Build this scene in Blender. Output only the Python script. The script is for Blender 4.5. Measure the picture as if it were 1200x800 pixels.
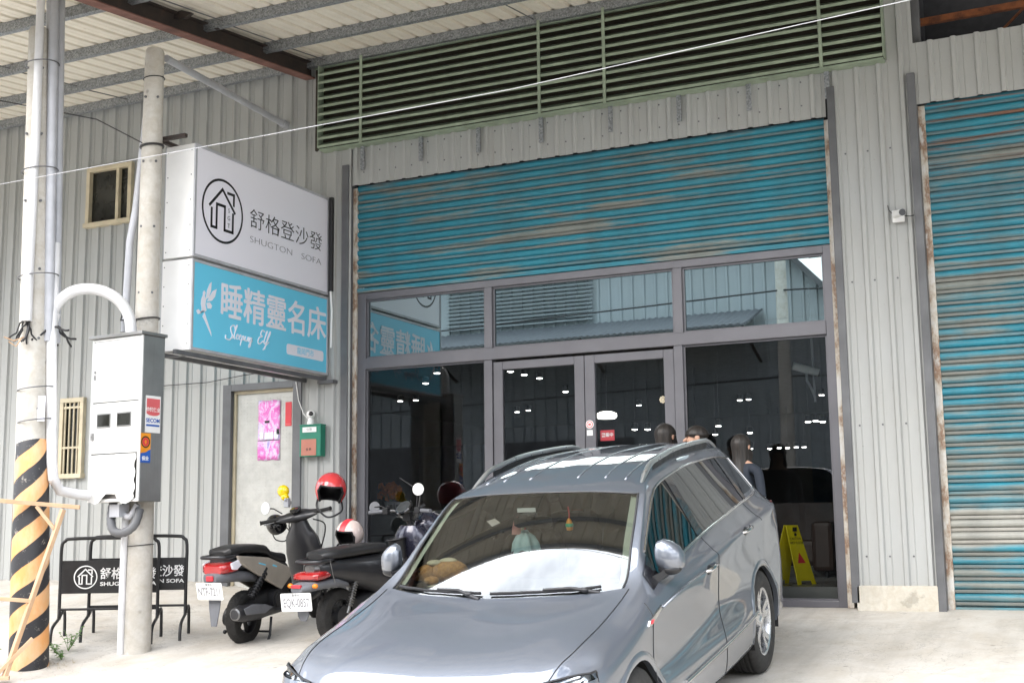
import bpy, bmesh, math, random
from mathutils import Vector, Matrix
R = math.radians
for o in list(bpy.data.objects): bpy.data.objects.remove(o)
SC = bpy.context.scene
COL = SC.collection

# ------------------------------------------------------------------ camera
CAM_POS = (7.3314, -11.7029, 0.6727)
yaw, pitch, roll = 0.438064, 0.150022, -0.012031
fwd = Vector((-math.sin(yaw)*math.cos(pitch), math.cos(yaw)*math.cos(pitch), math.sin(pitch)))
rgt = Vector((math.cos(yaw), math.sin(yaw), 0))
upv = rgt.cross(fwd)
r2 = rgt*math.cos(roll) + upv*math.sin(roll)
u2 = upv*math.cos(roll) - rgt*math.sin(roll)
cam = bpy.data.cameras.new('camera'); camo = bpy.data.objects.new('camera', cam); COL.objects.link(camo)
M = Matrix((r2, u2, -fwd)).transposed().to_4x4(); M.translation = Vector(CAM_POS)
camo.matrix_world = M
cam.sensor_width = 36; cam.lens = 44.955; cam.clip_start = 0.05; cam.clip_end = 2000
SC.camera = camo

# ------------------------------------------------------------------ light
SUN_EL, SUN_AZ = 37.0, 200.0          # azimuth clockwise from +Y (into the shop front): light comes from the street, a little from the left
world = bpy.data.worlds.new('World'); SC.world = world; world.use_nodes = True
wn = world.node_tree; wn.nodes.clear()
wo = wn.nodes.new('ShaderNodeOutputWorld'); bg = wn.nodes.new('ShaderNodeBackground')
sky = wn.nodes.new('ShaderNodeTexSky'); sky.sky_type = 'NISHITA'; sky.sun_disc = False
sky.sun_elevation = R(SUN_EL); sky.sun_rotation = R(SUN_AZ); sky.dust_density = 2.0; sky.air_density = 1.0
tc = wn.nodes.new('ShaderNodeTexCoord'); mp = wn.nodes.new('ShaderNodeMapping'); mp.inputs['Scale'].default_value = (1.0, 1.0, 2.2)
nz = wn.nodes.new('ShaderNodeTexNoise'); nz.inputs['Scale'].default_value = 2.3; nz.inputs['Detail'].default_value = 9; nz.inputs['Roughness'].default_value = 0.55
cr = wn.nodes.new('ShaderNodeValToRGB'); cr.color_ramp.elements[0].position = 0.36; cr.color_ramp.elements[1].position = 0.58
nz2 = wn.nodes.new('ShaderNodeTexNoise'); nz2.inputs['Scale'].default_value = 5; nz2.inputs['Detail'].default_value = 6
cc = wn.nodes.new('ShaderNodeMixRGB'); cc.inputs[1].default_value = (10.0, 11.0, 12.8, 1); cc.inputs[2].default_value = (27.0, 27.0, 27.2, 1)
mx = wn.nodes.new('ShaderNodeMixRGB')
L = wn.links.new
L(tc.outputs['Generated'], mp.inputs['Vector']); L(mp.outputs[0], nz.inputs['Vector']); L(mp.outputs[0], nz2.inputs['Vector'])
sp_ = wn.nodes.new('ShaderNodeSeparateXYZ'); L(tc.outputs['Generated'], sp_.inputs[0])
mr = wn.nodes.new('ShaderNodeMapRange'); mr.inputs['From Min'].default_value = 0.0; mr.inputs['From Max'].default_value = 1.0; mr.inputs['To Min'].default_value = 0.50; mr.inputs['To Max'].default_value = 2.1
cm_ = wn.nodes.new('ShaderNodeMixRGB'); cm_.blend_type = 'MULTIPLY'; cm_.inputs[0].default_value = 1      # an overcast sky is brightest overhead
L(sp_.outputs['Z'], mr.inputs[0]); L(cc.outputs[0], cm_.inputs[1]); L(mr.outputs[0], cm_.inputs[2])
L(nz.outputs['Fac'], cr.inputs[0]); L(nz2.outputs['Fac'], cc.inputs[0]); L(cr.outputs[0], mx.inputs[0]); L(sky.outputs[0], mx.inputs[1]); L(cm_.outputs[0], mx.inputs[2])
L(mx.outputs[0], bg.inputs['Color']); bg.inputs['Strength'].default_value = 0.11; L(bg.outputs[0], wo.inputs['Surface'])
sl = bpy.data.lights.new('sun', 'SUN'); sl.energy = 1.2; sl.angle = R(38); sl.color = (1.0, 0.96, 0.9)
so = bpy.data.objects.new('sun', sl); COL.objects.link(so)
az = R(SUN_AZ); el = R(SUN_EL)
sdir = Vector((math.sin(az)*math.cos(el), math.cos(az)*math.cos(el), math.sin(el)))     # towards the sun
so.rotation_euler = sdir.to_track_quat('Z', 'Y').to_euler(); so.location = (0, -10, 30)
vs = SC.view_settings; vs.view_transform = 'Standard'; vs.look = 'None'; vs.gamma = 1; vs.use_curve_mapping = False; vs.exposure = 1.15
SC.cycles.max_bounces = 10; SC.cycles.transparent_max_bounces = 16; SC.cycles.glossy_bounces = 6
SC.cycles.use_denoising = True; SC.cycles.caustics_reflective = False; SC.cycles.caustics_refractive = False
random.seed(7)

# ------------------------------------------------------------------ helpers
def root_matrix(o):
    m = Matrix.Identity(4)
    while o is not None:
        m = RM.get(o.name, Matrix.Identity(4)) @ m; o = o.parent
    return m
RM = {}
def tag(o, label=None, cat=None, group=None, kind=None):
    if label: o['label'] = label
    if cat: o['category'] = cat
    if group: o['group'] = group
    if kind: o['kind'] = kind
    return o
def thing(name, label, cat, loc=(0, 0, 0), rot=(0, 0, 0), group=None):
    o = bpy.data.objects.new(name, None); COL.objects.link(o); o.empty_display_size = 0.1
    o.location = loc; o.rotation_euler = rot
    from mathutils import Euler
    RM[o.name] = Matrix.Translation(loc) @ Euler(rot).to_matrix().to_4x4()
    return tag(o, label, cat, group)
class MB:
    def __init__(s): s.v = []; s.f = []; s.m = []; s.mi = 0; s.X = None
    def add(s, vs, fs):
        n = len(s.v)
        s.v += [(s.X @ Vector(p)) if s.X is not None else Vector(p) for p in vs]
        s.f += [tuple(i+n for i in f) for f in fs]; s.m += [s.mi]*len(fs); return s
    def box(s, x0, x1, y0, y1, z0, z1):
        if x0 > x1: x0, x1 = x1, x0
        if y0 > y1: y0, y1 = y1, y0
        if z0 > z1: z0, z1 = z1, z0
        return s.add([(x0,y0,z0),(x1,y0,z0),(x1,y1,z0),(x0,y1,z0),(x0,y0,z1),(x1,y0,z1),(x1,y1,z1),(x0,y1,z1)],
            [(0,3,2,1),(4,5,6,7),(0,1,5,4),(1,2,6,5),(2,3,7,6),(3,0,4,7)])
    def bar(s, p, q, w, h, up=(0,0,1)):
        p, q = Vector(p), Vector(q); d = (q-p).normalized(); a = d.cross(Vector(up))
        if a.length < 1e-4: a = d.cross(Vector((0,1,0)))
        a.normalize(); b = a.cross(d); V = []
        for e in (p, q):
            for i, j in ((-1,-1),(1,-1),(1,1),(-1,1)): V.append(e + a*i*w/2 + b*j*h/2)
        return s.add(V, [(3,2,1,0),(4,5,6,7),(0,1,5,4),(1,2,6,5),(2,3,7,6),(3,0,4,7)])
    def tube(s, pts, r, n=10, caps=True):
        pts = [Vector(p) for p in pts]; k = len(pts)
        rs = r if isinstance(r, (list, tuple)) else [r]*k
        V = []; F = []; ref = None
        for i, p in enumerate(pts):
            t = (pts[min(i+1, k-1)] - pts[max(i-1, 0)]).normalized()
            if ref is None:
                ref = t.cross(Vector((0,0,1)));
                if ref.length < 1e-3: ref = t.cross(Vector((0,1,0)))
            a = (ref - t*ref.dot(t)); a.normalize(); ref = a; b = t.cross(a)
            for j in range(n):
                an = 2*math.pi*j/n; V.append(p + (a*math.cos(an)+b*math.sin(an))*rs[i])
        for i in range(k-1):
            for j in range(n):
                j2 = (j+1) % n; F.append((i*n+j, i*n+j2, (i+1)*n+j2, (i+1)*n+j))
        if caps: F.append(tuple(range(n))[::-1]); F.append(tuple((k-1)*n+j for j in range(n)))
        return s.add(V, F)
    def cyl(s, p, q, r0, r1=None, n=16, caps=True): return s.tube([p, q], [r0, r0 if r1 is None else r1], n, caps)
    def lathe(s, prof, origin=(0,0,0), axis=(0,0,1), n=24, closed=False, caps=True):
        ax = Vector(axis).normalized(); a = ax.orthogonal().normalized(); b = ax.cross(a); o = Vector(origin); V = []; F = []
        for r, h in prof:
            for j in range(n):
                an = 2*math.pi*j/n; V.append(o + ax*h + (a*math.cos(an)+b*math.sin(an))*r)
        k = len(prof)
        for i in range(k-1):
            for j in range(n):
                j2 = (j+1) % n; F.append((i*n+j, i*n+j2, (i+1)*n+j2, (i+1)*n+j))
        if closed:
            for j in range(n):
                j2 = (j+1) % n; F.append(((k-1)*n+j, (k-1)*n+j2, j2, j))
        elif caps:
            if prof[0][0] > 1e-6: F.append(tuple(range(n))[::-1])
            if prof[-1][0] > 1e-6: F.append(tuple((k-1)*n+j for j in range(n)))
        return s.add(V, F)
    def sphere(s, c, rx, ry=None, rz=None, nu=20, nv=12):
        ry = ry or rx; rz = rz or rx; V = []; F = []
        for i in range(nv+1):
            t = math.pi*i/nv
            for j in range(nu):
                p = 2*math.pi*j/nu; V.append((c[0]+rx*math.sin(t)*math.cos(p), c[1]+ry*math.sin(t)*math.sin(p), c[2]+rz*math.cos(t)))
        for i in range(nv):
            for j in range(nu):
                j2 = (j+1) % nu; F.append((i*nu+j, (i+1)*nu+j, (i+1)*nu+j2, i*nu+j2))
        return s.add(V, F)
    def prism(s, poly, fn, t0, t1):
        """poly: 2-D outline; fn(a, b, t) -> 3-D point; extruded from t0 to t1"""
        n = len(poly); V = [fn(a, b, t0) for a, b in poly] + [fn(a, b, t1) for a, b in poly]
        F = [tuple(range(n)), tuple(range(n, 2*n))[::-1]] + [(i, i+n, (i+1) % n + n, (i+1) % n) for i in range(n)]
        return s.add(V, F)
    def grid(s, P, wrap=False):
        a = len(P); b = len(P[0]); V = [p for row in P for p in row]; F = []
        for i in range(a-1):
            for j in range(b if wrap else b-1):
                j2 = (j+1) % b; F.append((i*b+j, (i+1)*b+j, (i+1)*b+j2, i*b+j2))
        return s.add(V, F)
    def loft(s, secs):
        """closed sections of equal length, capped"""
        b = len(secs[0]); n = len(s.v); s.grid(secs, True); a = len(secs)
        return s.add([p for p in secs[0]], [tuple(range(b))]).add([p for p in secs[-1]], [tuple(range(b))[::-1]])
    def build(s, name, mat, parent=None, smooth=None, bevel=0, local=False, weld=False, sub=0):
        me = bpy.data.meshes.new(name)
        V = s.v
        if parent is not None and not local:
            inv = root_matrix(parent).inverted(); V = [inv @ p for p in V]
        me.from_pydata([tuple(p) for p in V], [], s.f); me.update()
        mats = mat if isinstance(mat, (list, tuple)) else [mat]
        for m in mats: me.materials.append(m)
        if len(mats) > 1: me.polygons.foreach_set('material_index', s.m)
        bm = bmesh.new(); bm.from_mesh(me)
        if weld: bmesh.ops.remove_doubles(bm, verts=bm.verts, dist=1e-4)
        bmesh.ops.recalc_face_normals(bm, faces=bm.faces)
        bm.to_mesh(me); bm.free()
        if smooth is not None:
            me.shade_smooth()
            if smooth < 180: me.set_sharp_from_angle(angle=R(smooth))
        o = bpy.data.objects.new(name, me); COL.objects.link(o)
        if parent is not None: o.parent = parent
        if sub:
            d = o.modifiers.new('sub', 'SUBSURF'); d.levels = sub; d.render_levels = sub
        if bevel:
            d = o.modifiers.new('bevel', 'BEVEL'); d.width = bevel; d.segments = 2; d.limit_method = 'ANGLE'; d.angle_limit = R(40)
        return o

def text_mb(body, size, origin, ax, ay, depth=0.001, weight=0.0, align='LEFT', spacing=1.0, shear=0.0, fit=None):
    """lettering as real mesh lying on the plane origin + a*ax + b*ay"""
    cu = bpy.data.curves.new('lettering', 'FONT'); cu.body = body; cu.size = size; cu.offset = weight; cu.space_character = spacing; cu.shear = shear
    cu.align_x = align; cu.align_y = 'CENTER'; cu.extrude = depth/2; cu.resolution_u = 4
    o = bpy.data.objects.new('lettering', cu); COL.objects.link(o)
    dg = bpy.context.evaluated_depsgraph_get(); me = bpy.data.meshes.new_from_object(o.evaluated_get(dg))
    ax = Vector(ax).normalized(); ay = Vector(ay).normalized(); n = ax.cross(ay); O = Vector(origin)
    vs_ = [v.co.copy() for v in me.vertices]; fs_ = [tuple(p.vertices) for p in me.polygons]
    if fit and vs_:
        w = max(v.x for v in vs_) - min(v.x for v in vs_); k = fit/w
        for v in vs_: v.x *= k
    mb = MB(); mb.add([O + ax*v.x + ay*v.y + n*(v.z) for v in vs_], fs_)
    bpy.data.objects.remove(o); bpy.data.curves.remove(cu); bpy.data.meshes.remove(me)
    return mb
def merge(*mbs):
    r = MB()
    for m in mbs:
        n = len(r.v); r.v += m.v; r.f += [tuple(i+n for i in f) for f in m.f]; r.m += m.m
    return r
def ground_z(x, y):
    t = min(1, max(0, (x+2.2)/2.0)); a = .22*(1 - t*t*(3-2*t))
    if x < -3.0: a += 0.0
    if y > 0: return a*max(0, 1-y*4) - .0
    if y > -2.56: z = .118*y
    elif y > -8.0: z = -.302 + .149*(y+2.56)
    else: z = -.302 + .149*(-8.0+2.56)
    return a*max(0.0, 1 + y/9.0) + z
# ------------------------------------------------------------------ materials
class NT:
    def __init__(s, name):
        s.m = bpy.data.materials.new(name); s.m.use_nodes = True; s.t = s.m.node_tree; s.n = s.t.nodes; s.n.clear()
        s.out = s.n.new('ShaderNodeOutputMaterial'); s.b = s.n.new('ShaderNodeBsdfPrincipled'); s.t.links.new(s.b.outputs[0], s.out.inputs[0])
        s.tc = s.n.new('ShaderNodeTexCoord')
    def link(s, a, b): s.t.links.new(a, b)
    def noise(s, scale, detail=5, rough=.55, stretch=(1,1,1), dist=0.0, loc=(0,0,0)):
        mp = s.n.new('ShaderNodeMapping'); mp.inputs['Scale'].default_value = stretch; mp.inputs['Location'].default_value = loc
        nz = s.n.new('ShaderNodeTexNoise'); nz.inputs['Scale'].default_value = scale; nz.inputs['Detail'].default_value = detail
        nz.inputs['Roughness'].default_value = rough; nz.inputs['Distortion'].default_value = dist
        s.link(s.tc.outputs['Object'], mp.inputs[0]); s.link(mp.outputs[0], nz.inputs['Vector']); return nz.outputs['Fac']
    def ramp(s, fac, stops):
        r = s.n.new('ShaderNodeValToRGB'); e = r.color_ramp.elements
        while len(e) < len(stops): e.new(0.5)
        for el_, (p, c) in zip(e, stops):
            el_.position = p; el_.color = (c, c, c, 1) if not isinstance(c, (tuple, list)) else (*c, 1)
        s.link(fac, r.inputs[0]); return r.outputs[0]
    def mix(s, fac, a, b, mode='MIX'):
        m = s.n.new('ShaderNodeMixRGB'); m.blend_type = mode
        for i, x in enumerate((fac, a, b)):
            if isinstance(x, (int, float)): m.inputs[i].default_value = x if i == 0 else (x, x, x, 1)
            elif isinstance(x, (tuple, list)): m.inputs[i].default_value = (*x, 1)
            else: s.link(x, m.inputs[i])
        return m.outputs[0]
    def bump(s, h, strength=.3, dist=.01):
        b = s.n.new('ShaderNodeBump'); b.inputs['Strength'].default_value = strength; b.inputs['Distance'].default_value = dist
        s.link(h, b.inputs['Height']); s.link(b.outputs[0], s.b.inputs['Normal'])
    def set(s, **k):
        for n, v in k.items():
            n = {'color': 'Base Color', 'rough': 'Roughness', 'metal': 'Metallic', 'coat': 'Coat Weight', 'coatr': 'Coat Roughness', 'trans': 'Transmission Weight', 'ior': 'IOR', 'emit': 'Emission Color', 'estr': 'Emission Strength', 'spec': 'Specular IOR Level', 'sheen': 'Sheen Weight'}[n]
            i = s.b.inputs[n]
            if isinstance(v, (int, float)): i.default_value = v
            elif isinstance(v, (tuple, list)): i.default_value = (*v, 1)
            else: s.link(v, i)
        return s
def plain(name, col, rough=.5, metal=0, var=.12, scale=6, bump=0, coat=0, bscale=60, spec=.5):
    n = NT(name); f = n.noise(scale, 6)
    dark = tuple(c*(1-var*1.6) for c in col); lite = tuple(min(1, c*(1+var)) for c in col)
    n.set(color=n.ramp(f, [(.3, dark), (.7, lite)]), rough=n.ramp(n.noise(scale*2.3, 4), [(.3, max(.02, rough-.07)), (.7, min(1, rough+.08))]), metal=metal, coat=coat, coatr=.03, spec=spec)
    if bump: n.bump(n.noise(bscale, 4), bump, .004)
    return n.m
def m_cladding(name, col, grime=.5):
    n = NT(name)
    st = n.noise(1.0, 6, .6, (5.0, 5.0, .35)); bl = n.noise(.8, 5, .6)
    c = n.mix(n.ramp(st, [(.35, 0.0), (.75, grime*.5)]), col, tuple(v*.62 for v in col))
    c = n.mix(n.ramp(bl, [(.4, 0.0), (.8, grime*.4)]), c, tuple(a*b for a, b in zip(col, (.85, .78, .66))))
    rr_ = n.noise(1.0, 4, .6, (16, 16, .55), loc=(1, 2, 7)); c = n.mix(n.ramp(rr_, [(.66, 0.0), (.76, .30)]), c, (.22, .15, .09))
    sp = n.noise(55, 2, .5); c = n.mix(n.ramp(sp, [(.72, 0.0), (.76, .35)]), c, (.16, .12, .09))
    n.set(color=c, rough=n.ramp(bl, [(.3, .42), (.7, .6)]), metal=0.0, spec=.45)
    n.bump(n.noise(2.2, 4, .5, (1, 1, .45)), .22, .012); return n.m
def m_shutter(name, worn):
    """painted roller shutter: paint worn off to grey galvanised steel slat by slat, streaks of rust"""
    n = NT(name)
    sx = n.n.new('ShaderNodeSeparateXYZ'); n.link(n.tc.outputs['Object'], sx.inputs[0])
    def mt(op, a, b):
        m = n.n.new('ShaderNodeMath'); m.operation = op
        for i, q in enumerate((a, b)):
            if isinstance(q, (int, float)): m.inputs[i].default_value = q
            else: n.link(q, m.inputs[i])
        return m.outputs[0]
    fr_ = mt('FRACT', mt('DIVIDE', mt('SUBTRACT', 4.5, sx.outputs['Z']), .104), 0)
    row = n.noise(1.0, 3, .6, (.45, .45, 9.0)); patch = n.noise(1.1, 6, .65, (.5, .5, 2.4), loc=(3, 1, 2)); fine = n.noise(4, 7, .7, (.35, 1, 16))
    blue = n.ramp(fine, [(.25, (.015, .155, .215)), (.75, (.030, .265, .35))])
    wear = n.mix(.5, row, patch); grey = n.ramp(fine, [(.3, (.14, .145, .125)), (.7, (.32, .29, .24))])
    c = n.mix(n.ramp(wear, [(.53-worn*.09, 0.0), (.60-worn*.05, .85)]), blue, grey)
    lipn = n.mix(n.ramp(fr_, [(.66, 0.0), (.70, 1.0), (.93, 1.0), (.97, 0.0)]), 0.0, n.ramp(patch, [(.30, .25), (.58, .95)]))
    c = n.mix(lipn, c, n.ramp(fine, [(.25, (.10, .11, .10)), (.75, (.25, .24, .21))]))
    ru = n.noise(1.3, 7, .7, (.35, 1, 10), loc=(7, 3, 11)); c = n.mix(n.ramp(ru, [(.63-worn*.05, 0.0), (.72-worn*.04, .85)]), c, (.20, .065, .022))
    if worn > .4:      # a band of slats near the foot never repainted, rust thick near the top
        zb = n.ramp(mt('ABSOLUTE', mt('SUBTRACT', mt('ADD', sx.outputs['Z'], mt('MULTIPLY', n.noise(1.1, 4), .25)), .80), 0), [(.14, .9), (.20, 0.0)]); c = n.mix(zb, c, n.ramp(fine, [(.25, (.26, .25, .22)), (.75, (.46, .43, .38))]))
        zt = n.ramp(sx.outputs['Z'], [(.0, 0.0), (1.0, 1.0)]); zt = n.ramp(mt('MULTIPLY', mt('SUBTRACT', sx.outputs['Z'], 3.4), .9), [(.0, 0.0), (.6, .8)]); c = n.mix(mt('MULTIPLY', zt, n.ramp(n.noise(1.6, 6, .7, (.3, 1, 10), loc=(1, 8, 4)), [(.50, 0.0), (.60, 1.0)])), c, (.22, .075, .025))
    dirt = n.noise(2.5, 5, .6, (1.2, 1, .5)); c = n.mix(n.ramp(dirt, [(.4, 0.0), (.8, .45)]), c, (.06, .07, .065))
    n.set(color=c, rough=n.ramp(fine, [(.3, .38), (.7, .65)]), spec=.45); n.bump(n.noise(12, 5, .6, (.4, 1, 3)), .15, .004); return n.m
def m_glass(name, tint, refl, rmin=.0, wob=.006, gcol=(.95, .98, 1)):
    """architectural pane: mirror reflection by Fresnel over a tinted see-through body"""
    n = NT(name); n.n.remove(n.b)
    gl = n.n.new('ShaderNodeBsdfGlossy'); gl.inputs['Roughness'].default_value = .0; gl.inputs['Color'].default_value = (*gcol, 1)
    tr = n.n.new('ShaderNodeBsdfTransparent'); tr.inputs['Color'].default_value = (*tint, 1)
    fr = n.n.new('ShaderNodeFresnel'); fr.inputs['IOR'].default_value = refl
    bm_ = n.n.new('ShaderNodeBump'); bm_.inputs['Strength'].default_value = wob; bm_.inputs['Distance'].default_value = .02
    if wob: n.link(n.noise(1.2, 2, .5), bm_.inputs['Height']); n.link(bm_.outputs[0], gl.inputs['Normal'])
    mxs = n.n.new('ShaderNodeMixShader'); ad = n.n.new('ShaderNodeMath'); ad.operation = 'MAXIMUM'; ad.inputs[1].default_value = rmin
    n.link(fr.outputs[0], ad.inputs[0]); n.link(ad.outputs[0], mxs.inputs[0]); n.link(tr.outputs[0], mxs.inputs[1]); n.link(gl.outputs[0], mxs.inputs[2]); n.link(mxs.outputs[0], n.out.inputs[0]); return n.m
def m_emit(name, col, s):
    n = NT(name); n.set(color=col, emit=col, estr=s, rough=.4); return n.m
def m_concrete(name, a, b, scale=.6, rough=.85, crack=True):
    n = NT(name)
    big = n.noise(scale, 6, .6); mid = n.noise(scale*5, 6, .65, dist=.6); fine = n.noise(40, 4, .7)
    c = n.ramp(big, [(.3, a), (.7, b)])
    c = n.mix(n.ramp(mid, [(.42, 0.0), (.72, .5)]), c, tuple(v*w for v, w in zip(a, (.78, .70, .58))))
    c = n.mix(n.ramp(fine, [(.3, .0), (.75, .22)]), c, tuple(v*.55 for v in a))
    tr_ = n.noise(1.0, 6, .65, (2.6, .35, 1), loc=(2, 5, 0)); c = n.mix(n.ramp(tr_, [(.48, 0.0), (.70, .40)]), c, tuple(v*.52 for v in a))
    vs_ = n.n.new('ShaderNodeTexVoronoi'); vs_.inputs['Scale'].default_value = 3.1; n.link(n.tc.outputs['Object'], vs_.inputs['Vector']); c = n.mix(n.ramp(vs_.outputs['Distance'], [(.035, .55), (.075, 0.0)]), c, tuple(v*.40 for v in a))
    drip = n.noise(2.2, 5, .7, (1, 1, 1), loc=(4, 9, 1)); c = n.mix(n.ramp(drip, [(.66, 0.0), (.70, .5)]), c, tuple(v*.5 for v in a))
    if crack:
        vo = n.n.new('ShaderNodeTexVoronoi'); vo.feature = 'DISTANCE_TO_EDGE'; vo.inputs['Scale'].default_value = .42
        mp = n.n.new('ShaderNodeMapping'); n.link(n.tc.outputs['Object'], mp.inputs[0])
        ad = n.mix(.12, mp.outputs[0], n.noise(1.7, 6, .7)); n.link(ad, vo.inputs['Vector'])
        c = n.mix(n.ramp(vo.outputs['Distance'], [(.002, .65), (.007, 0.0)]), c, tuple(v*.35 for v in a))
    for q_, (s_, d_) in enumerate(((.55, 1.2), (1.3, .8))):      # hairline cracks follow the contour of a noise field
        cn = n.noise(s_, 7, .62, dist=d_, loc=(q_*5+1, 3, 2)); m_ = n.n.new('ShaderNodeMath'); m_.operation = 'SUBTRACT'; m_.inputs[1].default_value = .5; n.link(cn, m_.inputs[0]); ab = n.n.new('ShaderNodeMath'); ab.operation = 'ABSOLUTE'; n.link(m_.outputs[0], ab.inputs[0])
        if scale < 1: c = n.mix(n.ramp(ab.outputs[0], [(.0008, .5), (.0028, 0.0)]), c, tuple(v*.42 for v in a))
    n.set(color=c, rough=rough, spec=.3); n.bump(n.mix(.4, mid, fine), .35, .012); return n.m

M_ = {}
M_['wall'] = m_cladding('corrugated_cladding', (.395, .405, .398), .6)
M_['wallb'] = m_cladding('far_cladding', (.40, .44, .46), .6)
M_['shut1'] = m_shutter('shutter_paint', .15)
M_['shut2'] = m_shutter('shutter_paint_worn', .55)
M_['louver'] = plain('louvre_green_paint', (.29, .35, .26), .55, 0, .15)
M_['dark'] = plain('dark_void', (.034, .026, .017), .9)
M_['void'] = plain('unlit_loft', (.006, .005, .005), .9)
M_['flash'] = plain('dark_grey_flashing', (.115, .118, .125), .45, .0, .18, 3)
M_['alu'] = plain('grey_aluminium_frame', (.135, .133, .147), .38, .25, .08, 2)
M_['galv'] = None
n = NT('galvanised_spangle'); v = n.n.new('ShaderNodeTexVoronoi'); v.inputs['Scale'].default_value = 70; n.link(n.tc.outputs['Object'], v.inputs['Vector'])
n.set(color=n.ramp(v.outputs['Color'], [(.1, (.17, .18, .19)), (.9, (.38, .40, .42))]), rough=.45, metal=.55); M_['galv'] = n.m
n = NT('peeling_rail'); a = n.noise(5, 8, .7, (1, 1, .5)); c = n.ramp(a, [(.42, (.60, .59, .56)), (.5, (.50, .45, .38)), (.58, (.24, .14, .085)), (.66, (.56, .55, .52))])
n.set(color=c, rough=.7); n.bump(a, .6, .01); M_['rail'] = n.m
n = NT('rusty_primer'); a = n.noise(6, 7, .7); n.set(color=n.ramp(a, [(.35, (.022, .018, .016)), (.6, (.040, .028, .023)), (.8, (.10, .05, .035))]), rough=.75); n.bump(a, .3, .006); M_['rust'] = n.m
n = NT('rust_orange'); a = n.noise(9, 7, .7, (1, 1, 1)); n.set(color=n.ramp(a, [(.35, (.07, .022, .008)), (.6, (.20, .062, .017)), (.8, (.11, .07, .05))]), rough=.85); M_['rust2'] = n.m
n = NT('beam_flange'); a = n.noise(5, 6, .7); n.set(color=n.ramp(a, [(.3, (.10, .045, .035)), (.7, (.24, .115, .09))]), rough=.7); M_['flange'] = n.m
M_['sheet'] = m_cladding('canopy_sheet', (.80, .75, .65), .5)
M_['conc'] = m_concrete('concrete_apron', (.50, .47, .425), (.63, .605, .56), crack=False)
M_['asph'] = m_concrete('asphalt', (.05, .05, .05), (.075, .073, .07), 1.2)
M_['pole'] = m_concrete('spun_concrete', (.50, .475, .43), (.62, .60, .555), 2.0, crack=False)
M_['plinth'] = m_concrete('painted_plinth', (.52, .49, .42), (.66, .63, .56), 3.0, crack=False)
M_['pvc'] = plain('grey_pvc_pipe', (.42, .43, .46), .35, 0, .10, 4)
M_['pvcw'] = plain('white_pvc_pipe', (.66, .66, .67), .35, 0, .08, 4)
n = NT('brushed_steel'); a = n.noise(3, 6, .6, (18, 18, .5)); n.set(color=n.ramp(n.noise(2, 5), [(.3, (.27, .27, .265)), (.7, (.40, .40, .395))]), metal=.85, rough=n.ramp(a, [(.3, .28), (.7, .5)])); M_['steel'] = n.m
M_['boxw'] = plain('white_box_enamel', (.74, .74, .72), .4, 0, .06, 5)
M_['white'] = plain('white_enamel', (.78, .78, .77), .4, 0, .04, 3)
n = NT('white_sign_film'); n.set(color=(.83, .825, .90), rough=.35); M_['signw'] = n.m
n = NT('blue_sign_film'); n.set(color=(.15, .60, .83), rough=.35); M_['signb'] = n.m
M_['lilac'] = plain('pale_lettering', (.80, .80, .88), .4, 0, .03)
M_['ink'] = plain('black_lettering', (.012, .012, .014), .4, 0, .1)
M_['greyink'] = plain('grey_lettering', (.20, .20, .22), .4, 0, .1)
M_['blackp'] = plain('black_powder_coat', (.016, .016, .017), .42, 0, .2, 8)
M_['black'] = plain('black_plastic', (.014, .014, .016), .45, 0, .2, 8, .15, 0, 300)
M_['glossb'] = plain('gloss_black', (.010, .010, .012), .12, 0, .1, 8, coat=.6)
M_['rubber'] = plain('tyre_rubber', (.022, .021, .020), .8, 0, .25, 12, .3, 0, 90)
M_['door'] = plain('cream_steel_door', (.49, .49, .465), .5, 0, .08, 9, .08, 0, 30)
M_['cream'] = plain('cream_window_frame', (.55, .48, .34), .5, 0, .12, 5)
M_['red'] = plain('red_print', (.60, .035, .05), .4, 0, .06)
M_['pinkred'] = plain('faded_red', (.62, .12, .13), .5, 0, .06)
M_['blue'] = plain('blue_print', (.02, .10, .42), .4, 0, .06)
M_['yellow'] = plain('yellow_plastic', (.72, .60, .015), .4, 0, .06)
M_['orange'] = plain('orange_print', (.75, .28, .02), .4, 0, .06)
M_['green'] = plain('green_mailbox_paint', (.012, .19, .12), .45, 0, .10)
M_['salmon'] = plain('salmon_mailbox_panel', (.44, .17, .12), .5, 0, .06)
n = NT('pink_poster_print'); a = n.noise(7, 6, .7, (1, 1, .8), 1.5); b = n.noise(19, 4, .7, dist=2)
n.set(color=n.mix(n.ramp(b, [(.56, 0.0), (.64, .8)]), n.ramp(a, [(.32, (.65, .06, .40)), (.47, (.75, .22, .58)), (.55, (.70, .62, .80)), (.66, (.33, .26, .60))]), (.78, .74, .84)), rough=.4); M_['poster'] = n.m
n = NT('pine_batten'); a = n.noise(3, 6, .6, (1, 1, 1)); n.set(color=n.ramp(a, [(.3, (.44, .27, .15)), (.7, (.58, .41, .27))]), rough=.7); M_['wood'] = n.m
n = NT('weed_leaf'); n.set(color=n.ramp(n.noise(20, 3), [(.3, (.06, .14, .03)), (.7, (.14, .26, .06))]), rough=.5); M_['leaf'] = n.m
M_['straw'] = plain('dry_grass', (.34, .27, .13), .7, 0, .3)
M_['pane_dark'] = plain('dark_window_pane', (.02, .021, .018), .15, 0, .2)
M_['glass_up'] = m_glass('transom_glass', (.24, .31, .31), 1.9, .38, .006, (.78, .95, .97))
M_['glass_lo'] = m_glass('shopfront_glass', (.84, .87, .87), 1.52, .06)
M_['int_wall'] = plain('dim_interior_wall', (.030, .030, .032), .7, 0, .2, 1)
M_['int_ceil'] = plain('black_ceiling_paint', (.012, .012, .012), .8)
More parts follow.
